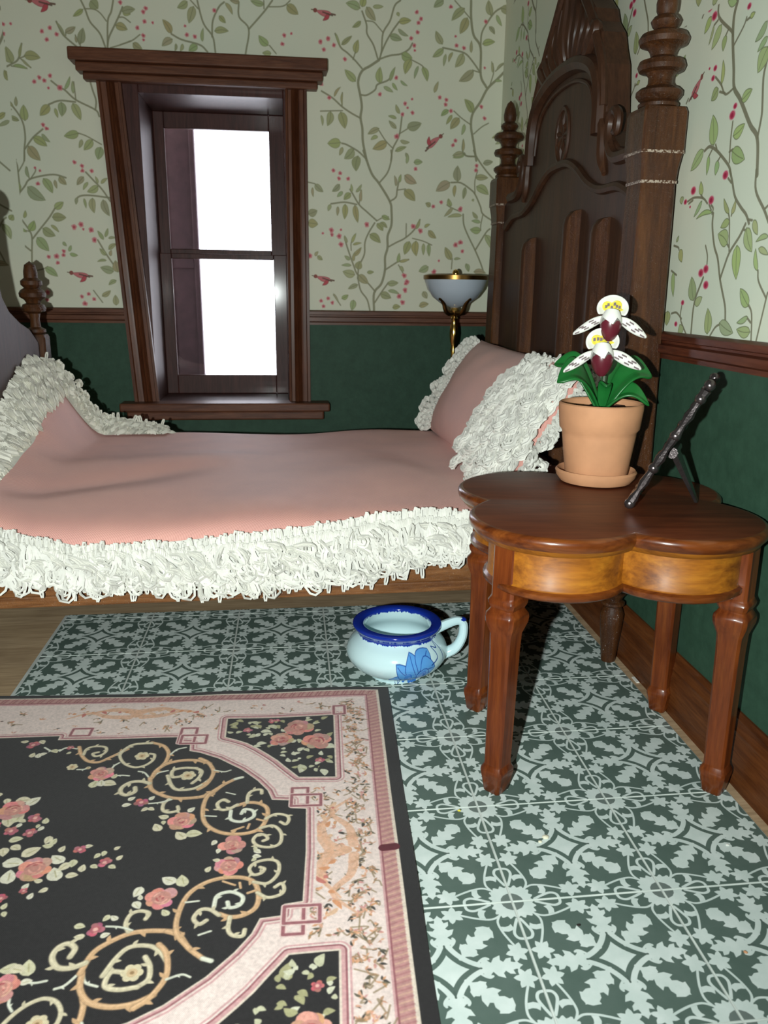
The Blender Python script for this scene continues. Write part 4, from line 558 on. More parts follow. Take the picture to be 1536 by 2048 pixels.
# ================================================================ THE ROOM
YB, XW, XL, YF, ZC = 10.1, 2.17, -8.2, -6.2, 9.6
struct('floor', G().box(XL, XW, YF, YB, -.12, 0), m_floor, smooth=False)
struct('ground', G().box(XL, XW, YB + 1.6, YB + 7, -.12, 0), m_floor, smooth=False)
struct('ceiling', G().box(XL - .3, XW + .3, YF - .3, YB + 1.7, ZC, ZC + .2), m_ceil, smooth=False)
g = G()
HX0, HX1, HZ0, HZ1 = -3.9, -1.28, 1.8, 6.85
for x0, x1, z0, z1 in ((XL, HX0, 0, 3.3), (HX1, XW, 0, 3.3), (HX0, HX1, 0, HZ0)): g.box(x0, x1, YB, YB + 1.6, z0, z1, 1)
for x0, x1, z0, z1 in ((XL, HX0, 3.3, ZC), (HX1, XW, 3.3, ZC), (HX0, HX1, HZ1, ZC)): g.box(x0, x1, YB, YB + 1.6, z0, z1, 0)
struct('wall_back', g, [m_paper_b, m_green], smooth=False, uv=lambda v: ((v[0] + 5.5) / 7.8, (v[2] - 3.38) / 4.87))
g = G().box(XW, XW + .3, YF, YB + 1.6, 0, 3.3, 1); g.box(XW, XW + .3, YF, YB + 1.6, 3.3, ZC, 0)
struct('wall_right', g, [m_paper_r, m_green], smooth=False, uv=lambda v: ((v[1] - 1.62) / 2.1, (v[2] - 3.38) / 2.64))
struct('wall_left', G().box(XL - .3, XL, YF, YB + 1.6, 0, ZC), [m_ceil], smooth=False)
struct('front_light_block', G().box(XL - .3, XW + .3, YF - .3, YF, 0, ZC), [m_dark], smooth=False)  # added unseen behind the camera, closes the open front against sky light

RP = [(0, 3.417), (.05, 3.417), (.085, 3.395), (.085, 3.345), (.06, 3.335), (.06, 3.315), (.11, 3.3), (.11, 3.235), (.07, 3.215), (.07, 3.176), (0, 3.176)]
struct('trim_1', G().prism([(YB - d, z) for d, z in RP], 'x', XL, -4.02), m_trim)
struct('trim_2', G().prism([(YB - d, z) for d, z in RP], 'x', -1.0, XW - .1), m_trim)
struct('trim_3', G().prism([(XW - d, z) for d, z in RP], 'y', YF, YB - .1), m_railc)
BP = [(0, 0), (.09, 0), (.09, .36), (.07, .4), (.075, .44), (.055, .47), (.05, .53), (.02, .565), (0, .565)]
struct('baseboard_right', G().prism([(XW - d, z) for d, z in BP], 'y', YF, YB), m_base)
struct('baseboard_back', G().prism([(YB - d, z) for d, z in BP], 'x', XL, XW - .1), m_trim)

# window with deep reveal, two sashes, casing, head and sill
g = G()
g.box(-3.95, -3.6, YB + .04, YB + 1.62, 1.8, 6.85); g.box(-1.37, -1.2, YB + .04, YB + 1.62, 1.8, 6.85)
g.box(-3.6, -1.37, YB + .04, YB + 1.62, 6.66, 6.9); g.box(-3.6, -1.37, YB + .04, YB + 1.62, 1.7, 1.86)
win = struct('window_1', g, m_sash, smooth=False, bevel=.012)
FL_ = [(0, 0), (0, .1), (.1, .11), (.13, .075), (.27, .075), (.3, .11), (.37, .075), (.44, .11), (.5, .075), (.56, .11), (.63, .075), (.7, .08), (.84, .085), (.88, .12), (1, .12), (1, 0)]
def casing(x0b, x1b, x0t, x1t, flip):
    q = [(1 - a, d) for a, d in FL_][::-1] if flip else FL_
    g = G().rings([[(x0 + (x1 - x0) * a, YB - d, z) for a, d in q] for x0, x1, z in ((x0b, x1b, 1.86), (x0t, x1t, 6.82))])
    return obj('casing', g, m_trimv, win, smooth=False)
casing(-3.95, -3.55, -4.19, -3.83, True); casing(-1.36, -1.0, -1.335, -1.0, False)
g = G().box(-4.36, -.83, YB - .2, YB, 6.76, 6.86); g.box(-4.44, -.75, YB - .29, YB, 6.86, 6.985); g.box(-4.52, -.68, YB - .38, YB, 6.985, 7.16)
obj('head_molding', g, m_trim, win, smooth=False, bevel=.02)
g = G().box(-4.16, -.68, YB - .38, YB + .05, 1.745, 1.89); g.box(-4.06, -.78, YB - .3, YB, 1.6, 1.745)
obj('window_sill', g, m_trim, win, smooth=False, bevel=.025)
def sash(y, x0, x1, z0, z1, gx0, gx1, gz0, gz1):
    g = G().box(x0, gx0, y, y + .1, z0, z1); g.box(gx1, x1, y, y + .1, z0, z1); g.box(gx0, gx1, y, y + .1, gz1, z1); g.box(gx0, gx1, y, y + .1, z0, gz0)
    s = obj('sash', g, m_sash, win, smooth=False, bevel=.012)
    obj('pane', G().box(gx0, gx1, y + .045, y + .055, gz0, gz1), m_glass, s, smooth=False)
sash(YB + 1.4, -3.6, -1.37, 4.3, 6.66, -3.42, -1.635, 4.42, 6.4)
sash(YB + 1.28, -3.6, -1.37, 1.86, 4.34, -3.4, -1.6, 2.2, 4.25)
g = G().box(-3.9, -3.02, YB + 2.2, YB + 2.3, .4, 8.5); g.box(-3.1, -3.0, YB + 2.14, YB + 2.34, .4, 8.5); g.box(-3.9, -3.1, YB + 2.15, YB + 2.33, 4.1, 4.4); g.box(-3.9, -3.02, YB + 2.19, YB + 2.31, 0, .4)
tag(obj('board', g, m_out, base=(-3.5, YB + 2.2, .4), smooth=False, bevel=.02), 'dark upright wooden shutter outside, seen through the left side of the window glass', 'board')  # plain dark board behind the left strip of the glass

# ================================================================ FLOOR COVERINGS
ts = tag(obj('tile_sheet', G().box(-4.03, 1.99, -5.2, 5.15, .0, .004), m_sheet, base=(-1, 0, 0), smooth=False), 'flat sheet of grey green patterned floor tiles under table and rug', 'flooring')
def tile_mesh(d0, d1):
    e, h = .4935, .012; g = G(); g.box(-e, e, d0, d1, .004, h); return g
t0 = obj('tile', tile_mesh(-.4935, .4935), m_tile, ts, smooth=False, uv=lambda v: (v[0] + .5, v[1] + .5), base=(0, 0, 0)); 
t0.location = (Vector((-3.5, -4.5, 0)) - BASE[ts]) * S
t1 = obj('tile', tile_mesh(-.4935, -.36), m_tile, ts, smooth=False, uv=lambda v: (v[0] + .5, v[1] + .5), base=(0, 0, 0)); t1.location = (Vector((-3.5, 5.5, 0)) - BASE[ts]) * S
for i in range(6):
    for j in range(-5, 6):
        if (i, j) in ((0, -5), (0, 5)): continue
        c = (t1 if j == 5 else t0).copy(); COL.objects.link(c); c.parent = ts; c.location = (Vector((-3.5 + i, j + .5, 0)) - BASE[ts]) * S
RO = Vector((-.456, 2.934)); _a = math.radians(2.43); EU = Vector((-math.cos(_a), math.sin(_a))); EV = Vector((-math.sin(_a), -math.cos(_a)))
def rug_pt(u, v, top):
    q = RO + EU * u + EV * v; wob = .012 * noise.noise((u * 1.3, v * 1.3, 0)) + (.012 if min(u, v) < .15 else 0) * math.sin(u * 2 + v * 3)
    return (q.x, q.y, (.034 + max(-.008, wob)) if top else .013)
g = G(); nu, nv = 64, 44
for top in (True, False):
    g.grid(lambda a, b: rug_pt(a * RUG_W, b * RUG_L, top), nu, nv)
n1 = (nu + 1) * (nv + 1); ring = [i for i in range(nu + 1)] + [(j + 1) * (nu + 1) - 1 for j in range(1, nv + 1)] + [nv * (nu + 1) + i for i in range(nu - 1, -1, -1)] + [j * (nu + 1) for j in range(nv - 1, 0, -1)]
for a, b in zip(ring, ring[1:] + ring[:1]): g.f.append((a, b, b + n1, a + n1)); g.m.append(0)
def rug_uv(v):
    d = Vector((v[0], v[1])) - RO; return (d.dot(EU) / RUG_W, d.dot(EV) / RUG_L)
tag(obj('rug', g, m_rug, base=(RO.x, RO.y, 0), uv=rug_uv), 'black rug with pink floral border and gold scrolls lying on the tiles', 'rug')

# ================================================================ BED (local frame turned about the near head post)
PV = (2.0, 3.34, 0); BR = math.radians(1.5)
bed = thing('bed', 'carved dark brown wooden bed with tall headboard and turned finials', 'bed', PV, BR)
MID = 5.6
def ring_sq(cx, cy, hx, hy, z, ch=.03):
    return [(cx - hx + ch, cy - hy, z), (cx + hx - ch, cy - hy, z), (cx + hx, cy - hy + ch, z), (cx + hx, cy + hy - ch, z), (cx + hx - ch, cy + hy, z), (cx - hx + ch, cy + hy, z), (cx - hx, cy + hy - ch, z), (cx - hx, cy - hy + ch, z)]
def headpost(cx, cy):
    g = G(); P = [(.2, .9), (.2, 1.5), (.19, 2.2), (.165, 4.62), (.162, 4.7), (.168, 4.705), (.168, 4.72), (.175, 4.82), (.195, 4.945), (.2, 4.95), (.2, 5.27), (.185, 5.31), (.16, 5.315)]
    g.rings([ring_sq(cx, cy, h, h, z, .02) for h, z in P]); o = obj('post', g, m_bed, bed, angle=25)
    for z, h in ((4.705, .17), (4.948, .199)):
        obj('worn_edge', G().rings([ring_sq(cx, cy, h + .002, h + .002, zz, .018) for zz in (z - .012, z + .012)]), m_worn, o, smooth=False)
    pr = [(.13, 5.31), (.17, 5.325), (.175, 5.35), (.15, 5.375), (.175, 5.39), (.2, 5.42), (.2, 5.45), (.17, 5.475), (.125, 5.49), (.105, 5.52), (.105, 5.57), (.13, 5.6), (.19, 5.615), (.205, 5.65), (.19, 5.69), (.13, 5.705), (.1, 5.73), (.115, 5.77), (.14, 5.8), (.2, 5.82), (.215, 5.86), (.19, 5.9), (.12, 5.92), (.085, 5.94), (.11, 5.965), (.125, 6.0), (.1, 6.035), (.07, 6.05), (.085, 6.08), (.09, 6.14), (.075, 6.22), (.045, 6.29), (.0, 6.33)]
    obj('finial', G().lathe(cx, cy, pr, 28, cap=False), m_bed, o)
    lg = [(.07, .0135), (.075, .03), (.09, .2), (.112, .4), (.12, .55), (.1, .6), (.085, .63), (.12, .655), (.12, .68), (.085, .7), (.1, .74), (.13, .78), (.135, .82), (.12, .85), (.14, .9)]
    obj('leg', G().lathe(cx + .02, cy + .03, lg, 24), m_bed, bed)
_q = M('worn_pale_edge'); _q.color(_q.ramp(_q.noise(_q.coord('Object'), 150, 2, .7), [(.46, (.07, .026, .009)), (.56, (.42, .34, .27))])).set(rough=.4); m_worn = _q.m
headpost(1.92, 3.34); headpost(1.92, 8.06)
prof = [(-2.3, .9), (-2.3, 4.95), (-2.0, 5.02), (-1.6, 5.12), (-1.33, 5.3), (-1.2, 5.5), (-1.16, 5.75), (-1.12, 5.95), (-1.02, 6.12), (-.95, 6.28), (-.78, 6.42), (-.7, 6.56), (-.52, 6.7), (-.42, 6.85), (-.28, 6.94), (-.2, 7.08), (-.1, 7.16), (0, 7.2)]
full = prof + [(-a, b) for a, b in prof[::-1][1:]]
hb = obj('headboard', G().prism([(MID + a, b) for a, b in full], 'x', 1.85, 2.13), m_bedp, bed, bevel=.03, smooth=False)
def hbtube(name, pts, r, flat=1.0, x=1.84, m=None, n=8):
    q = crv(pts, 7); N = len(q); rr = r if not callable(r) else [r(i / (N - 1)) for i in range(N)]
    return obj(name, G().tube([(x, MID + a, b) for a, b in q], rr, n, flat=flat, up=(1, 0, 0)), m or m_bedp, hb)
hbtube('arch_molding', [(-1.12, 5.3), (-1.09, 5.7), (-.92, 5.95), (-.5, 6.1), (0, 6.14), (.5, 6.1), (.92, 5.95), (1.09, 5.7), (1.12, 5.3)], .09)
hbtube('arch_molding', [(-.98, 5.4), (-.9, 5.68), (-.74, 5.84), (-.4, 5.95), (0, 5.98), (.4, 5.95), (.74, 5.84), (.9, 5.68), (.98, 5.4)], .025)
for s in (1, -1):
    hbtube('ogee_molding', [(s * 2.1, 4.62), (s * 1.75, 4.74), (s * 1.3, 4.76), (s * .95, 4.86), (s * .6, 5.04), (s * .3, 5.14), (0, 5.16)], .05)
    hbtube('scroll', [(s * 1.95, 5.0), (s * 1.6, 5.02), (s * 1.42, 5.18), (s * 1.4, 5.36), (s * 1.5, 5.45), (s * 1.6, 5.38), (s * 1.58, 5.26), (s * 1.5, 5.26)], lambda t: .07 - .035 * t)
    hbtube('scroll', [(s * 1.35, 4.9), (s * 1.25, 5.05), (s * 1.22, 5.3), (s * 1.12, 5.5)], lambda t: .03 + .03 * math.sin(PI * t))
    for k in range(5):                                   # carved fan of the crest
        a = .12 + k * .2
        hbtube('crest_carving', [(s * a * .55, 6.24 - .05 * k), (s * a * .8, 6.42 - .05 * k), (s * a * .92, 6.62 - .07 * k), (s * a * .75, 6.92 - .12 * k)], lambda t: .028 + .05 * math.sin(PI * t ** .8))
    hbtube('edge_carving', [(s * 1.17, 5.55), (s * 1.1, 5.9), (s * .92, 6.2), (s * .7, 6.48), (s * .42, 6.76), (s * .15, 7.05)], .05)
ov = [(.2 * math.cos(2 * PI * i / 20), 5.47 + .29 * math.sin(2 * PI * i / 20)) for i in range(20)]
rs_ = obj('rosette', G().tube([(1.86, MID + a, b) for a, b in ov], .035, 6, closed=True), m_bedp, hb)
for k in range(8):
    t = k * PI / 4 + .2; obj('spoke', G().tube([(1.86, MID + .02 * math.cos(t), 5.47 + .03 * math.sin(t)), (1.845, MID + .11 * math.cos(t), 5.47 + .16 * math.sin(t)), (1.86, MID + .19 * math.cos(t), 5.47 + .27 * math.sin(t))], [.012, .032, .012], 6), m_bedp, rs_)
for a, zt in ((-1.52, 4.46), (-.7, 4.6), (.8, 4.4)):
    y0, y1 = MID + a - .06, MID + a + .06
    g = G().rings([[(1.87, y0, z), (x, y0, z), (x - .02, y0 + .03, z), (x - .02, y1 - .03, z), (x, y1, z), (1.87, y1, z)] for x, z in ((1.7, 1.3), (1.7, zt - .14), (1.72, zt - .06), (1.77, zt), (1.84, zt + .02))])
    g.m = [0 if (i < 24 and i % 6 == 0) else 1 for i in range(len(g.f))]; obj('batten', g, [m_bed, m_bedp], hb, angle=40)  # camera-facing side lighter, other faces darker: flash light put into the wood colour
for y0, y1, s in ((3.40, 3.56, -1), (7.84, 8.0, 1)):
    g = G().box(-4.6, 1.75, y0, y1, .9, 1.5); yo = y0 if s < 0 else y1
    g.box(-4.6, 1.75, min(yo, yo + s * .03), max(yo, yo + s * .03), .86, .97); obj('side_rail', g, m_rail, bed, smooth=False, bevel=.015)
obj('bed_base', G().box(-4.6, 1.8, 3.5, 7.9, 1.2, 1.34), m_rail, bed, smooth=False)
FX = -4.70
def footpost(cy):
    P = [(.05, .0135), (.06, .3), (.11, .8), (.12, 2.6), (.11, 2.66), (.13, 2.74), (.14, 2.8), (.14, 3.06), (.125, 3.1), (.1, 3.11)]
    o = obj('post', G().rings([ring_sq(FX, cy, h, h, z, .02) for h, z in P]), m_bed, bed, angle=25)
    pr = [(.09, 3.1), (.13, 3.13), (.13, 3.17), (.07, 3.2), (.06, 3.3), (.075, 3.38), (.15, 3.41), (.16, 3.45), (.14, 3.5), (.09, 3.52), (.11, 3.56), (.17, 3.6), (.175, 3.65), (.15, 3.69), (.1, 3.72), (.14, 3.76), (.14, 3.81), (.09, 3.85), (.09, 3.93), (.07, 4.02), (.0, 4.07)]
    obj('finial', G().lathe(FX, cy, pr, 22, cap=False), m_bed, o)
footpost(3.4); footpost(8.06)
fp = [(-2.3, .9), (-2.3, 3.0), (-1.9, 3.2), (-1.5, 3.3), (-1.1, 3.45), (-.88, 3.62), (-.76, 3.95), (-.7, 4.4), (-.62, 4.72), (-.3, 4.85), (0, 4.95)]
obj('footboard', G().prism([(MID + a, b) for a, b in fp + [(-a, b) for a, b in fp[::-1][1:]]], 'x', FX - .07, FX + .07), m_fboard, bed, smooth=False, bevel=.03)
for s_ in (1, -1): obj('scroll_ear', G().ellipsoid((FX, MID + s_ * .82, 4.62), .1, .2, .15), m_fboard, bed)

# ---------------------------------------------------------------- bedspread, lace
BP_ = [(3.37, 1.38), (3.36, 1.44), (3.37, 1.52), (3.46, 1.62), (3.7, 1.69), (4.2, 1.74), (5.0, 1.77), (6.0, 1.785), (7.0, 1.78), (7.6, 1.75), (7.9, 1.68), (8.06, 1.55), (8.1, 1.3), (8.1, 1.05)]
_c = np.array(crv(BP_, 8)); _d = np.r_[0, np.cumsum(np.hypot(*np.diff(_c, axis=0).T))]; _d /= _d[-1]
X0, X1 = -4.56, 1.78
def spread(a, b):
    x = X0 + (X1 - X0) * a; y = float(np.interp(b, _d, _c[:, 0])); z = float(np.interp(b, _d, _c[:, 1]))
    k = sstep(1.4, 1.62, z)
    foot = sstep(-3.75, -4.6, x) * (.18 + .72 * sstep(4.6, 7.3, y)) * k
    z += foot
    z += k * (.05 * noise.noise((x * .9, y * .8, 1.3)) + .05 * math.exp(-((y - 5.2 - .28 * (x + 4)) / .35) ** 2) * sstep(-.6, -3.4, x) - .07 * math.exp(-((y - 4.5 - .5 * (x + 3.6)) / .3) ** 2) * sstep(-1.8, -3.2, x) * sstep(-4.5, -3.9, x)
              - .025 * math.exp(-((x - .35 + .3 * (y - 5)) / .25) ** 2) * math.exp(-((y - 4.9) / .9) ** 2) + .03 * math.sin(x * 2.1 + 1) * sstep(7, 8, y))
    sag = -.06 * math.exp(-((x + 3.1) / .9) ** 2) * sstep(4.4, 3.4, y) * k
    return Vector((x, y - .02 * math.sin(x * 3.1) * (1 - k), z + sag))
bs = thing('bedspread', 'dusty pink twill bedspread with wide white lace edging on the bed', 'bedspread', PV, BR)
obj('cover', G().grid(spread, 130, 100), m_pink, bs, solid=.03)
def hairpin(g, p, d, w, L, r, n=4, m=0, bow=0.0):
    """closed yarn loop hanging from p along d, w is the half-width vector"""
    d = Vector(d); w = Vector(w); nn = d.cross(w); nn.normalize() if nn.length else None
    q = [p + w * .35, p + w * .9 + d * (.45 * L), p + w * .95 + d * (.8 * L), p + w * .5 + d * L + nn * bow, p - w * .5 + d * L + nn * bow, p - w * .95 + d * (.8 * L), p - w * .9 + d * (.45 * L), p - w * .35]
    g.tube(q, r, n, m)
R = random.Random(11)
def zline(T, x):
    return float(np.interp(x, [t[0] for t in T], [t[1] for t in T]))
LT = [(-4.6, 1.8), (-4.2, 1.72), (-3.9, 1.63), (-3.3, 1.5), (-2.6, 1.5), (-2.0, 1.54), (-1.2, 1.6), (-.45, 1.7), (.05, 1.72), (.4, 1.68), (1.75, 1.62)]
LB = [(-4.6, 1.16), (-4.1, 1.14), (-3.8, 1.1), (-3.2, 1.03), (-1.8, .96), (-.8, 1.0), (-.3, 1.12), (.1, 1.2), (.4, 1.3), (1.75, 1.32)]
def lace_y(x, z): return 3.29 - .03 * math.sin((z - .95) * 4.2) + .12 * max(0, z - 1.5) / .2 + .02 * noise.noise((x * 5, z * 6, 0))
g = G()
g.grid(lambda a, b: Vector((X0 + (X1 - X0) * a, lace_y(X0 + (X1 - X0) * a, zline(LB, X0 + (X1 - X0) * a) * (1 - b) + zline(LT, X0 + (X1 - X0) * a) * b) + .012 + .012 * R.random(), zline(LB, X0 + (X1 - X0) * a) * (1 - b) + .05 * (1 - b) + zline(LT, X0 + (X1 - X0) * a) * b - .02 * b)), 200, 12)
x = X0
while x < X1:
    zt, zb = zline(LT, x), zline(LB, x)
    zz = zt - .06 + .03 * noise.noise((x * 4, 0, 5)); P = Vector((x, lace_y(x, zz) - .02, zz))
    hairpin(g, P - Vector((0, 0, .07)), Vector((R.uniform(-.25, .25), .12, 1)), (.014, 0, 0), R.uniform(.1, .15), .011, 3)
    hairpin(g, P - Vector((0, .012, .1)), Vector((R.uniform(-.2, .2), -.05, 1)), (.014, 0, 0), R.uniform(.06, .1), .011, 3)
    x += .019
rows = 4
x = X0
while x < X1:
    zt, zb = zline(LT, x), zline(LB, x)
    for k in range(rows):
        zz = zb + .06 + (zt - zb - .2) * (k + R.uniform(.1, .9)) / rows; xx = x + R.uniform(-.06, .06)
        a = -PI / 2 + R.uniform(-1.0, 1.0) + .6; d = Vector((math.cos(a), -.12, math.sin(a))); w0 = Vector((-math.sin(a), 0, math.cos(a)))
        P = Vector((xx, lace_y(xx, zz) - .03 - .02 * R.random(), zz)) - d * .08
        tw = R.uniform(-.55, .55); w1 = w0 * math.cos(tw) + d.cross(w0) * math.sin(tw); d = (d + Vector((0, R.uniform(-.2, .06), 0))).normalized()
        for q in range(3): hairpin(g, P + d * .012 * q + Vector((0, -.006 * q, 0)), d, w1 * (.07 - .022 * q) * R.uniform(.7, 1.2), R.uniform(.15, .24) - .035 * q, .0125, 3)
    x += .075
x = X0
while x < X1:
    zb = zline(LB, x) + .09; n_ = R.choice((1, 2, 2, 3)); 
    for q in range(n_):
        xx = x + q * .045; L = R.uniform(.07, .18)
        hairpin(g, Vector((xx, lace_y(xx, zb) - .02, zb)), Vector((R.uniform(-.2, .12), -.06, -1)), (.013, 0, 0), L, .0095, 4)
    hairpin(g, Vector((x, lace_y(x, zb) - .03, zb - .01)), Vector((1, 0, -.15)), (0, 0, .02), .14, .01, 3)
    x += n_ * .045 + R.choice((.01, .05, .09))
o = obj('lace_edging', g, m_lace, bs); o['kind'] = 'stuff'
# lace along the turned-up foot end and the far edge
def patch_lace(g, fn, nu, nv, s, yarn):
    e = 1e-3
    for i in range(nu):
        for j in range(nv):
            a, b = (i + R.uniform(0, 1)) / nu, (j + R.uniform(0, 1)) / nv
            p = fn(a, b); du = (fn(a + e, b) - p); dv = (fn(a, b + e) - p); n = du.cross(dv); n.normalize()
            if n.z < 0: n = -n
            du.normalize(); dv.normalize(); t = R.uniform(-.9, .9) + PI / 2
            d = du * math.cos(t) + dv * math.sin(t) + n * R.uniform(.05, .3); w = -du * math.sin(t) + dv * math.cos(t)
            for q in range(3): hairpin(g, p + n * (.02 + .008 * q) + d * .01 * q, d, w * (s * .34 - .018 * q), s - .03 * q, yarn, 3)
g = G()
bfar = float(np.interp(7.45, _c[:60, 0], _d[:60]))
def foot_strip(a, b):                                     # a along the foot end (near to far), b outward
    bb = .18 + (.80 - .18) * a; p = spread(0.055 * (1 - b) - .012 * b, bb); p.z += .1 * b * sstep(.2, .9, a); return p
def far_strip(a, b):
    p = spread(.0 + .25 * a, min(1, _bf + (.835 - _bf) * b)); p.z += (.02 + .3 * b * min(1, .3 + 3 * a) * (1 - a) ** .8); return p
_ys = np.array([float(np.interp(t, _d, _c[:, 0])) for t in np.linspace(0, 1, 400)]); _bf = float(np.linspace(0, 1, 400)[np.argmax(_ys > 7.35)])
patch_lace(g, foot_strip, 46, 6, .17, .0125); patch_lace(g, far_strip, 20, 5, .15, .0125)
g.grid(lambda a, b: foot_strip(a, b) + Vector((0, 0, .018)), 40, 5); g.grid(lambda a, b: far_strip(a, b) + Vector((0, 0, .018)), 20, 5)
for k in range(46):
    a = (k + R.random()) / 46; p = foot_strip(a, 1); hairpin(g, p, Vector((-.5, R.uniform(-.2, .4), R.uniform(.6, 1))), (.0, .014, 0), R.uniform(.1, .18), .011, 4)
for k in range(26):
    a = (k + R.random()) / 26; p = far_strip(a, 1); hairpin(g, p, Vector((R.uniform(-.2, .4), .3, R.uniform(.6, 1))), (.014, 0, 0), R.uniform(.08, .16), .011, 4)
o = obj('lace_edging', g, m_lace2, bs); o['kind'] = 'stuff'

# ---------------------------------------------------------------- pillow leaning on the headboard
pw = thing('pillow', 'dusty pink pillow with looped white lace ends leaning against headboard', 'pillow', PV, BR)
YA, YZ = 3.66, 7.72
bx0, bz0, bx1, bz1 = .84, 1.85, 1.52, 3.02
dirv = Vector((bx1 - bx0, 0, bz1 - bz0)); HL = dirv.length; dirv.normalize(); nrm = Vector((-dirv.z, 0, dirv.x))
def pillow_pt(a, b, s):                                   # a along y, b up the slope, s front(+)/back(-)
    u, v = 2 * a - 1, 2 * b - 1
    th = .34 * max(0, (1 - abs(u) ** 2.6)) ** .55 * max(0, (1 - abs(v) ** 2.6)) ** .55
    y = YA + (YZ - YA) * a + .1 * u * (1 - v * v) * -1 * .5; c = Vector((bx0, 0, bz0)) + dirv * (HL * b); c.y = y
    c += dirv * (-.05 * (1 - u * u)) + dirv * (.06 * u * v)
    c.x += .14 * (1 - a) * b + .05 * (1 - a)
    c.z += .1 * (1 - a) * b
    wr = .015 * noise.noise((a * 7, b * 6, s))
    return c + nrm * (s * th + wr)
g = G().grid(lambda a, b: pillow_pt(a, b, 1), 48, 30); g.grid(lambda a, b: pillow_pt(a, b, -.45), 48, 30)
obj('cushion', g, m_pink, pw)
g = G()
def big_loop(P, d, w, L, W):
    d = Vector(d).normalized(); w = (Vector(w) - d * Vector(w).dot(d)).normalized(); n = d.cross(w)
    for q, k in ((0, 1), (1, .66), (2, .4)):
        pts = [P + w * (W * .2 * k), P + w * W * .85 * k + d * L * .4, P + w * W * k + d * L * .7 * (.8 + .2 * k), P + w * W * .5 * k + d * L * (.75 + .25 * k), P - w * W * .5 * k + d * L * (.75 + .25 * k), P - w * W * k + d * L * .7 * (.8 + .2 * k), P - w * W * .85 * k + d * L * .4, P - w * W * .2 * k]
        pts = crv(pts, 3); N = len(pts)
        for off in (.014, -.014):
            g.tube([Vector(p) + n * (off + .012 * math.sin(i * 1.6 + off * 99)) + w * (.01 * math.sin(i * 1.6 + (0 if off > 0 else 2))) for i, p in enumerate(pts)], .0135, 4)
for k in range(15):                                       # near end, falling over the front face
    b = (k + .3) / 15; P = pillow_pt(.10 + .03 * R.random(), b, 1.02) + nrm * .03
    for s_ in range(10):
        P = pillow_pt(.002 + .024 * s_ + .03 * R.random(), min(.99, b + R.uniform(-.05, .05)), 1.0) + nrm * (.04 + .04 * R.random())
        d = Vector((0, R.uniform(.2, 1.2) if s_ > 4 else R.uniform(-.6, .7), 0)) - dirv * R.uniform(.3, 1.1) + nrm * R.uniform(0, .15)
        big_loop(P, d, dirv * .5 + Vector((0, 1, 0)), R.uniform(.3, .44), R.uniform(.07, .1))
for k in range(16):
    b = (k + .3) / 16; P = pillow_pt(.0, b, 0) ; big_loop(P + nrm * .02, Vector((0, -1, 0)) - dirv * R.uniform(-.2, .6) + nrm * R.uniform(-.2, .3), dirv, R.uniform(.25, .4), .075)
for k in range(18):                                       # far end
    b = (k + .3) / 18; P = pillow_pt(1.0, b, 0); big_loop(P + nrm * .02, Vector((0, 1, 0)) - dirv * R.uniform(-.3, .4) + nrm * R.uniform(.2, .8), dirv, R.uniform(.22, .34), .075)
    P = pillow_pt(.96, b, .9); big_loop(P + nrm * .02, Vector((0, 1, 0)) - dirv * R.uniform(-.3, .4) + nrm * R.uniform(.2, .6), dirv, R.uniform(.18, .3), .07)
o = obj('lace_edging', g, m_lace, pw); o['kind'] = 'stuff'

# ================================================================ QUATREFOIL TABLE
TC = Vector((1.105, 1.75, 0)); TR = math.radians(-6); ZT = 2.18
tb = thing('side_table', 'glossy red brown four lobed wooden side table near the right wall', 'table', TC, TR)
def lobes(a, b, r, n=18):
    """outline of four overlapping discs centred at (+-a, +-b)"""
    out = []
    for q, (sx, sy) in enumerate(((1, 1), (-1, 1), (-1, -1), (1, -1))):
        cx, cy = sx * a, sy * b; tx, ty = math.acos(min(1, a / r)), math.asin(min(1, b / r))
        a0, a1 = -ty, PI - tx
        for i in range(n + 1):
            t = a0 + (a1 - a0) * i / n; x, y = r * math.cos(t), r * math.sin(t)
            if sx * sy > 0: out.append((cx + sx * x, cy + sy * y))
            else:
                t2 = a0 + (a1 - a0) * (n - i) / n; out.append((cx + sx * r * math.cos(t2), cy + sy * r * math.sin(t2)))
    return out
def lob_ring(a, b, r, z): return [(TC.x + TX + x, TC.y + y, z) for x, y in lobes(a, b, r)]
LA, LB_ = .43, .43
TX = -.035
g = G().rings([lob_ring(LA, LB_, r, z) for r, z in ((.55, ZT - .15), (.575, ZT - .148), (.6, ZT - .135), (.625, ZT - .1), (.65, ZT - .07), (.655, ZT - .045), (.65, ZT - .018), (.63, ZT - .003), (.615, ZT))])
nl = len(lobes(LA, LB_, .6)); g.m = [2 if i < 3 * nl else 1 for i in range(len(g.m))]; g.m[-1] = 0    # worn amber edge, darker top face
obj('tabletop', g, [m_tabletop, m_edge, m_apron], tb, angle=50)
g = G().rings([lob_ring(LA, LB_, r, z) for r, z in ((.5, ZT - .14), (.5, ZT - .42), (.51, ZT - .43), (.533, ZT - .445), (.535, ZT - .475), (.515, ZT - .495), (.47, ZT - .5))])
g.m = [1 if i >= 2 * (len(g.f) - 2) // 6 else 0 for i in range(len(g.f))]
obj('apron', g, [m_apron, m_edge], tb, angle=50)
def sqr(cx, cy, h, z, rot, ch=.12):
    q = []
    for k in range(4):
        t = rot + k * PI / 2
        for s in (-1, 1):
            a = t + s * (PI / 4 - ch); q.append((cx + h / math.cos(PI / 4 - ch) * .98 * math.cos(a), cy + h / math.cos(PI / 4 - ch) * .98 * math.sin(a), z))
    return q
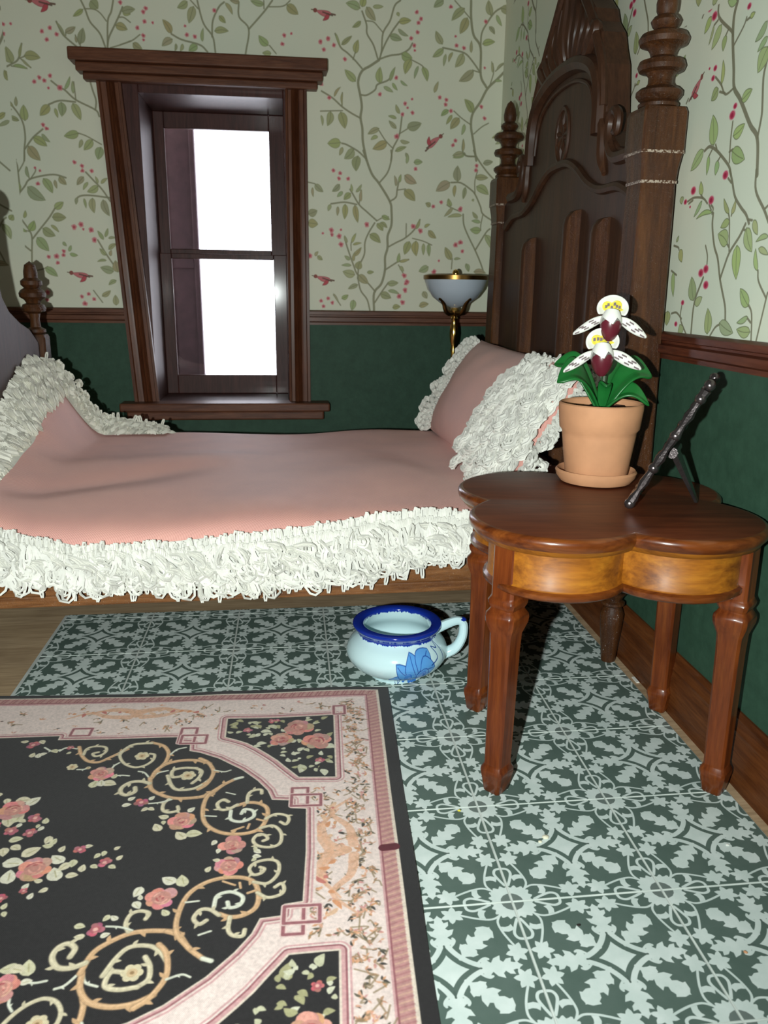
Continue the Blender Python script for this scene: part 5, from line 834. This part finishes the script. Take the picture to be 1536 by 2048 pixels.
LEGP = [(.085, .0135), (.1, .03), (.118, .12), (.125, .15), (.13, .165), (.134, .19), (.132, .22), (.112, .25), (.106, .27), (.112, .8), (.117, 1.2), (.124, 1.34), (.165, 1.43), (.17, 1.47), (.165, 1.5), (.14, 1.525), (.13, 1.54), (.15, 1.575), (.155, 1.6), (.14, 1.62), (.128, 1.64), (.128, ZT - .14)]
for sx in (-1, 1):
    for sy in (-1, 1):
        cx, cy = TC.x + sx * .835, TC.y + sy * .645
        g = G().rings([sqr(cx + sx * (.02 - .02 * z / 2), cy, h, z, math.radians(47)) for h, z in [(q * .76, w_) for q, w_ in LEGP]])
        obj('leg', g, m_table, tb, angle=40)

# ================================================================ ORCHID, SAUCER
PC = Vector((1.265, 2.42, ZT))
tag(obj('saucer', G().lathe(PC.x, PC.y, [(0, ZT), (.25, ZT), (.3, ZT + .015), (.335, ZT + .06), (.345, ZT + .1), (.33, ZT + .118), (.31, ZT + .1), (.28, ZT + .045), (0, ZT + .045)], 40, cap=False), m_terra, base=PC), 'round terracotta saucer under the orchid pot on the table', 'saucer')
oc = thing('potted_orchid', 'white and maroon orchid with green leaves in terracotta pot on table', 'plant', PC + Vector((0, 0, .047)))
z0 = ZT + .047
obj('pot', G().lathe(PC.x, PC.y, [(0, z0), (.25, z0), (.262, z0 + .02), (.308, z0 + .36), (.312, z0 + .4), (.335, z0 + .43), (.352, z0 + .6), (.35, z0 + .63), (.338, z0 + .64), (.325, z0 + .63), (.31, z0 + .5), (0, z0 + .5)], 48, cap=False), m_terra, oc)
g = G().grid(lambda a, b: Vector((PC.x + .315 * min(1, math.hypot(2 * a - 1, 2 * b - 1)) * math.cos(math.atan2(2 * b - 1, 2 * a - 1)), PC.y + .315 * min(1, math.hypot(2 * a - 1, 2 * b - 1)) * math.sin(math.atan2(2 * b - 1, 2 * a - 1)), z0 + .575 + .03 * noise.noise((a * 9, b * 9, 0)))), 16, 16)
obj('soil', g, m_soil, oc)
ZS = z0 + .57
def leaf(ang, L, rise, drop, w, name='leaf'):
    c, s = math.cos(ang), math.sin(ang)
    def fn(a, b):
        d = L * a; z = rise * math.sin(min(1, a * 1.25) * PI / 2) - drop * a ** 2.4; h = w * (math.sin(PI * min(1, (a * .93 + .07))) ** .65) * (b - .5) * (1 if a < 1 else .2)
        zz = ZS + z + .35 * abs(b - .5) * w * 1.4 * math.sin(PI * a)
        k = abs(c) * .8; return Vector((PC.x + c * (d + .01) - s * h * .7, PC.y + s * (d + .01) + c * h * .7, zz - h * k * (1 if c * 1 > 0 else -1) * (-1)))
    return obj(name, G().grid(fn, 14, 6), m_leaf, oc, solid=.022, sub=1)
for a, L, r_, d_, w in ((3.3, .42, .36, .12, .25), (2.55, .42, .38, .02, .24), (-.12, .4, .36, .08, .25), (.75, .4, .38, .02, .24), (-.5, .38, .22, .16, .16), (-1.75, .16, .22, .0, .16)): leaf(a, L, r_, d_, w)
st = crv([(PC.x - .02, PC.y, ZS - .02), (PC.x - .0, PC.y - .02, ZS + .3), (PC.x - .03, PC.y - .05, ZS + .6), (PC.x - .03, PC.y - .04, ZS + .85)], 6)
obj('stem', G().tube([Vector(p) for p in st], .022, 8), m_stem, oc)
def flower(c, sc, roll):
    c = Vector(c); n = (CAM - c); n.z *= .4; n.normalize(); r = Vector((0, 0, 1)).cross(n).normalized(); u = n.cross(r)
    r, u = r * math.cos(roll) + u * math.sin(roll), u * math.cos(roll) - r * math.sin(roll)
    P = lambda x, y, z: c + (r * x + u * y + n * z) * sc
    fl_ = obj('flower', G().ellipsoid(P(0, 0, -.03), .05 * sc, .05 * sc, .05 * sc), m_petal, oc)
    def hood(a, b):
        t = (a - .5) * 2 * 2.2; q = b; return P(.125 * q * math.sin(t), .03 + .1 * q * math.cos(t) + .045 * q, -.02 + .05 * q * q + .02 * math.cos(t * 3) * q)
    obj('petal', G().grid(hood, 26, 8), m_petal, fl_, solid=.016, sub=1)
    def yel(a, b): p_ = hood(.14 + .72 * a, .1 + .62 * b * (.75 + .3 * abs(math.sin(a * 7)))); return p_ + n * .014 * sc
    obj('petal_blush', G().grid(yel, 20, 6), m_yel, fl_, solid=.006)
    g = G()
    for k in range(6):
        a, b = (k + .7) / 6.4, .45 + .3 * R.random(); q = yel(.1 + .8 * a, b) + n * .012 * sc; d = r * .009 * sc; e = u * .013 * sc
        g.hexa([q - d - e, q + d - e * .7, q + d * .8 + e, q - d + e], [w + n * .006 for w in (q - d - e, q + d - e * .7, q + d * .8 + e, q - d + e)])
    obj('petal_spots', g, m_speckle, fl_, smooth=False)
    for s in (-1, 1):
        tip = (.29 * s, -.14 if s < 0 else -.13); 
        def side(a, b):
            w = .075 * math.sin(PI * min(1, a * .9 + .08)) ** .8 * (b - .5) * 2 * .6
            return P(.05 * s + (tip[0] - .05 * s) * a + .35 * w * -tip[1] / .3, -.01 + (tip[1]) * a ** 1.25 + w, .02 + .03 * math.sin(PI * a) + .02 * (1 - abs(2 * b - 1)))
        pe = obj('petal', G().grid(side, 12, 5), m_petal, fl_, solid=.014, sub=1)
        g = G()
        for k in range(7):
            q = side(.25 + .1 * k, .25 + .5 * ((k * 7) % 3) / 2) + n * .016 * sc; d = (r * s * .8 - u * .4) * .022 * sc; e = u * .006 * sc
            g.hexa([q - d - e, q + d - e, q + d + e, q - d + e], [w + n * .004 for w in (q - d - e, q + d - e, q + d + e, q - d + e)])
        obj('petal_spots', g, m_speckle, fl_, smooth=False)
    Rm = Matrix((r, u, n)).transposed()
    pouch = G(); rs = []
    for k in range(13):
        t = k / 12; y = .045 - .23 * t; w = .108 * (math.sin(PI * (.16 + .78 * t)) ** .7) * (1 if t < .95 else .8); rs.append([P(w * .78 * math.cos(2 * PI * i / 18), y + .02 * math.sin(2 * PI * i / 18) * (1 - t), .075 + w * .75 * math.sin(2 * PI * i / 18)) for i in range(18)])
    pouch.rings(rs[4:]); obj('lip', pouch, m_maroon, fl_)
    cap = G().rings([[q + (q - P(0, .02, .075)).normalized() * .006 for q in rr] for rr in rs[:5]]); 
    nv = len(cap.v) // 18
    for i in range(18):
        v = Vector(cap.v[(nv - 1) * 18 + i]); cap.v[(nv - 1) * 18 + i] = tuple(v + u * (.018 * sc * ((i * 5) % 4 - 1.6)))
    obj('lip_hood', cap, m_petal, fl_)
flower((PC.x - .02, PC.y - .12, 3.565), 1.0, -.04); flower((PC.x - .09, PC.y - .16, 3.30), 1.06, .05)

# ================================================================ PICTURE FRAME ON ITS EASEL LEG
vd = Vector((.515, .857, 0)); pd = Vector((.857, -.515, 0)); A0 = Vector((1.17, 1.47, ZT + .034))
lean = (pd * .47 + Vector((0, 0, .915))).normalized(); nf = lean.cross(vd).normalized(); FW, FH = .56, 1.0
fr = thing('picture_frame', 'dark pewter picture frame seen edge on, tilted back on table', 'picture frame', A0)
def fpnt(a, b, t=0): return A0 + vd * a + lean * b + nf * t
g = G()
for (a, b), (c, d) in (((0, 0), (0, FH)), ((FW, 0), (FW, FH)), ((0, .05), (FW, .05)), ((0, FH - .05), (FW, FH - .05))):
    pts = [fpnt(a + (c - a) * k / 14, b + (d - b) * k / 14, 0) for k in range(15)]
    g.tube(pts, [.03 + .01 * math.sin(k * 2.4) for k in range(15)], 8)
fo = obj('frame', g, m_iron, fr)
for b in (.02, .34, .62, .93, 1.04):
    for a in (0, FW): obj('boss', G().ellipsoid(fpnt(a, b, 0), .042, .042, .042, 10, 7), m_iron, fo)
g = G(); g.hexa([fpnt(a, b, -.02) for a, b in ((.03, .06), (FW - .03, .06), (FW - .03, FH - .06), (.03, FH - .06))], [fpnt(a, b, .012) for a, b in ((.03, .06), (FW - .03, .06), (FW - .03, FH - .06), (.03, FH - .06))])
obj('backing', g, m_iron, fr, smooth=False)
hp = fpnt(.2, .47, 0); sgn = 1 if nf.dot(pd) > 0 else -1
hp = hp + nf * sgn * .05
foot_p = Vector((hp.x + .24, hp.y + .02, ZT + .008))
g = G().tube([hp - vd * .03, hp + vd * .3], .042, 10); obj('hinge', g, m_iron, fr)
g = G().hexa([hp + vd * a + q for a, q in ((0, Vector((-.03, 0, 0))), (.25, Vector((-.03, 0, 0))), (.25, Vector((.03, 0, 0))), (0, Vector((.03, 0, 0))))], [foot_p + vd * a + q for a, q in ((.08, Vector((-.014, 0, 0))), (.17, Vector((-.014, 0, 0))), (.17, Vector((.014, 0, 0))), (.08, Vector((.014, 0, 0))))])
obj('easel_leg', g, m_iron, fr, smooth=False, bevel=.008)

# ================================================================ CHAMBER POT
CP = Vector((-.325, 3.30, .014))
cpot = thing('chamber_pot', 'small white china chamber pot with blue rim and blue fruit sprig', 'pot', CP)
prof = crv([(.0, .0), (.25, .0), (.275, .012), (.285, .04), (.33, .065), (.44, .13), (.5, .22), (.505, .29), (.47, .37), (.41, .43), (.39, .455), (.395, .48), (.43, .515), (.445, .535), (.44, .555), (.41, .562), (.36, .558), (.335, .535), (.345, .48), (.37, .42), (.44, .33), (.46, .24), (.4, .12), (.25, .06), (0, .05)], 3)
pl = np.r_[0, np.cumsum(np.hypot(*np.diff(np.array(prof), axis=0).T))]; pl /= pl[-1]
g = G(); NU = 64; uvs = []
for k, (r, z) in enumerate(prof):
    for i in range(NU + 1):
        a = 2 * PI * i / NU - .5 * PI + 0; g.v.append((CP.x + r * math.cos(a - PI * .5), CP.y + r * math.sin(a - PI * .5), CP.z + z * 1.0)); uvs.append((i / NU, pl[k]))
for k in range(len(prof) - 1):
    for i in range(NU): g.f.append((k * (NU + 1) + i, k * (NU + 1) + i + 1, (k + 1) * (NU + 1) + i + 1, (k + 1) * (NU + 1) + i)); g.m.append(0)
obj('bowl', g, m_pot, cpot, uv=uvs, angle=180)
hd = crv([(.38, .47), (.5, .53), (.6, .565), (.655, .54), (.665, .46), (.645, .36), (.58, .26), (.46, .2)], 5); ha = math.radians(-6)
N = len(hd); g = G().tube([(CP.x + r * math.cos(ha), CP.y + r * math.sin(ha), CP.z + z) for r, z in hd], [.06 - .012 * math.sin(PI * i / (N - 1)) for i in range(N)], 10, flat=.9); hh = obj('handle', g, m_handle, cpot)
obj('thumb_rest', G().ellipsoid((CP.x + .64 * math.cos(ha), CP.y + .64 * math.sin(ha), CP.z + .575), .055, .045, .028), m_bluegl, hh)

# ================================================================ FLOOR LAMP BEHIND THE BED
LP = Vector((1.27, 8.95, 0))
lp = thing('floor_lamp', 'brass floor lamp with upturned white glass bowl shade behind bed', 'lamp', LP)
lz = lambda pr: [(r, z) for r, z in pr]
obj('base', G().lathe(LP.x, LP.y, [(0, 0), (.36, 0), (.36, .06), (.28, .1), (.1, .16), (.06, .24), (0, .24)], 28, cap=False), m_brass, lp)
obj('pole', G().lathe(LP.x, LP.y, [(.045, .2), (.045, 2.0), (.035, 2.1), (.04, 2.6), (.03, 2.66), (.05, 2.7), (.035, 2.78), (.05, 2.85), (.035, 2.9), (.06, 2.98), (.072, 3.1), (.06, 3.22), (.04, 3.3), (.055, 3.34), (.04, 3.37), (.07, 3.42), (.075, 3.46), (.05, 3.5)], 20), m_brass, lp)
obj('bowl_shade', G().lathe(LP.x, LP.y, [(.05, 3.5), (.2, 3.55), (.35, 3.66), (.44, 3.78), (.49, 3.92), (.475, 3.96), (.46, 3.94), (.42, 3.8), (.32, 3.69), (.18, 3.6), (.04, 3.56)], 40, cap=False), m_bowl, lp)
obj('rim', G().lathe(LP.x, LP.y, [(.47, 3.925), (.505, 3.93), (.505, 3.99), (.48, 4.0), (.465, 3.985)], 40, cap=False), m_brassd, lp)
obj('finial', G().lathe(LP.x, LP.y, [(.02, 3.55), (.03, 3.95), (.05, 3.99), (.055, 4.03), (.04, 4.07), (.0, 4.09)], 16), m_brass, lp)
for k in range(4):
    a = k * PI / 2 + .6; q = crv([(.05, 3.42), (.14, 3.42), (.2, 3.47), (.24, 3.56), (.3, 3.63), (.34, 3.635)], 5)
    obj('arm', G().tube([(LP.x + r * math.cos(a), LP.y + r * math.sin(a), z) for r, z in q], [.045 - .022 * i / (len(q) - 1) for i in range(len(q))], 8), m_brassd, lp)

# ================================================================ CRUMBS ON THE FLOOR
def crumb(name, x, y, z, r, m, label, cat, seed):
    g = G().ellipsoid((x, y, z + r * .3), r, r * .7, r * .45, 8, 5); g.v = [tuple(Vector(v) + Vector((1, .6, .3)) * (r * .35 * noise.noise((v[0] * 30, v[1] * 30, seed)))) for v in g.v]
    tag(obj(name, g, m, base=(x, y, z)), label, cat)
crumb('glue_crumb', .4, .59, .012, .028, m_glue, 'larger pale dried glue crumb on a tile in front of the table', 'crumb', 1)
crumb('glue_crumb', .35, .55, .012, .017, m_glue, 'smaller flake beside the larger glue crumb in front of the table', 'crumb', 2)
crumb('glue_crumb', -.15, .96, .012, .014, m_yel, 'yellowish glue speck on the rosette left of the front table leg', 'crumb', 3)
crumb('grit_speck', .355, -.24, .012, .014, m_iron, 'dark grit speck on the tiles in the foreground', 'speck', 4)
crumb('orange_crumb', 1.263, -.555, .012, .016, m_terra, 'orange crumb on the tiles at the right edge', 'crumb', 5)
crumb('glue_crumb', 1.66, .38, .012, .014, m_petal, 'white flake on the tiles near the baseboard', 'flake', 6)
g = G().box(2.085, 2.115, .62, .78, 0, .012); tag(obj('splinter', g, m_petal, base=(2.1, .7, 0), smooth=False), 'white splinter on the bare wood strip beside the baseboard', 'splinter')
g = G().box(2.04, 2.07, 2.85, 2.97, 0, .01); tag(obj('splinter', g, m_petal, base=(2.05, 2.9, 0), smooth=False), 'white splinter on the wood strip behind the table legs', 'splinter')
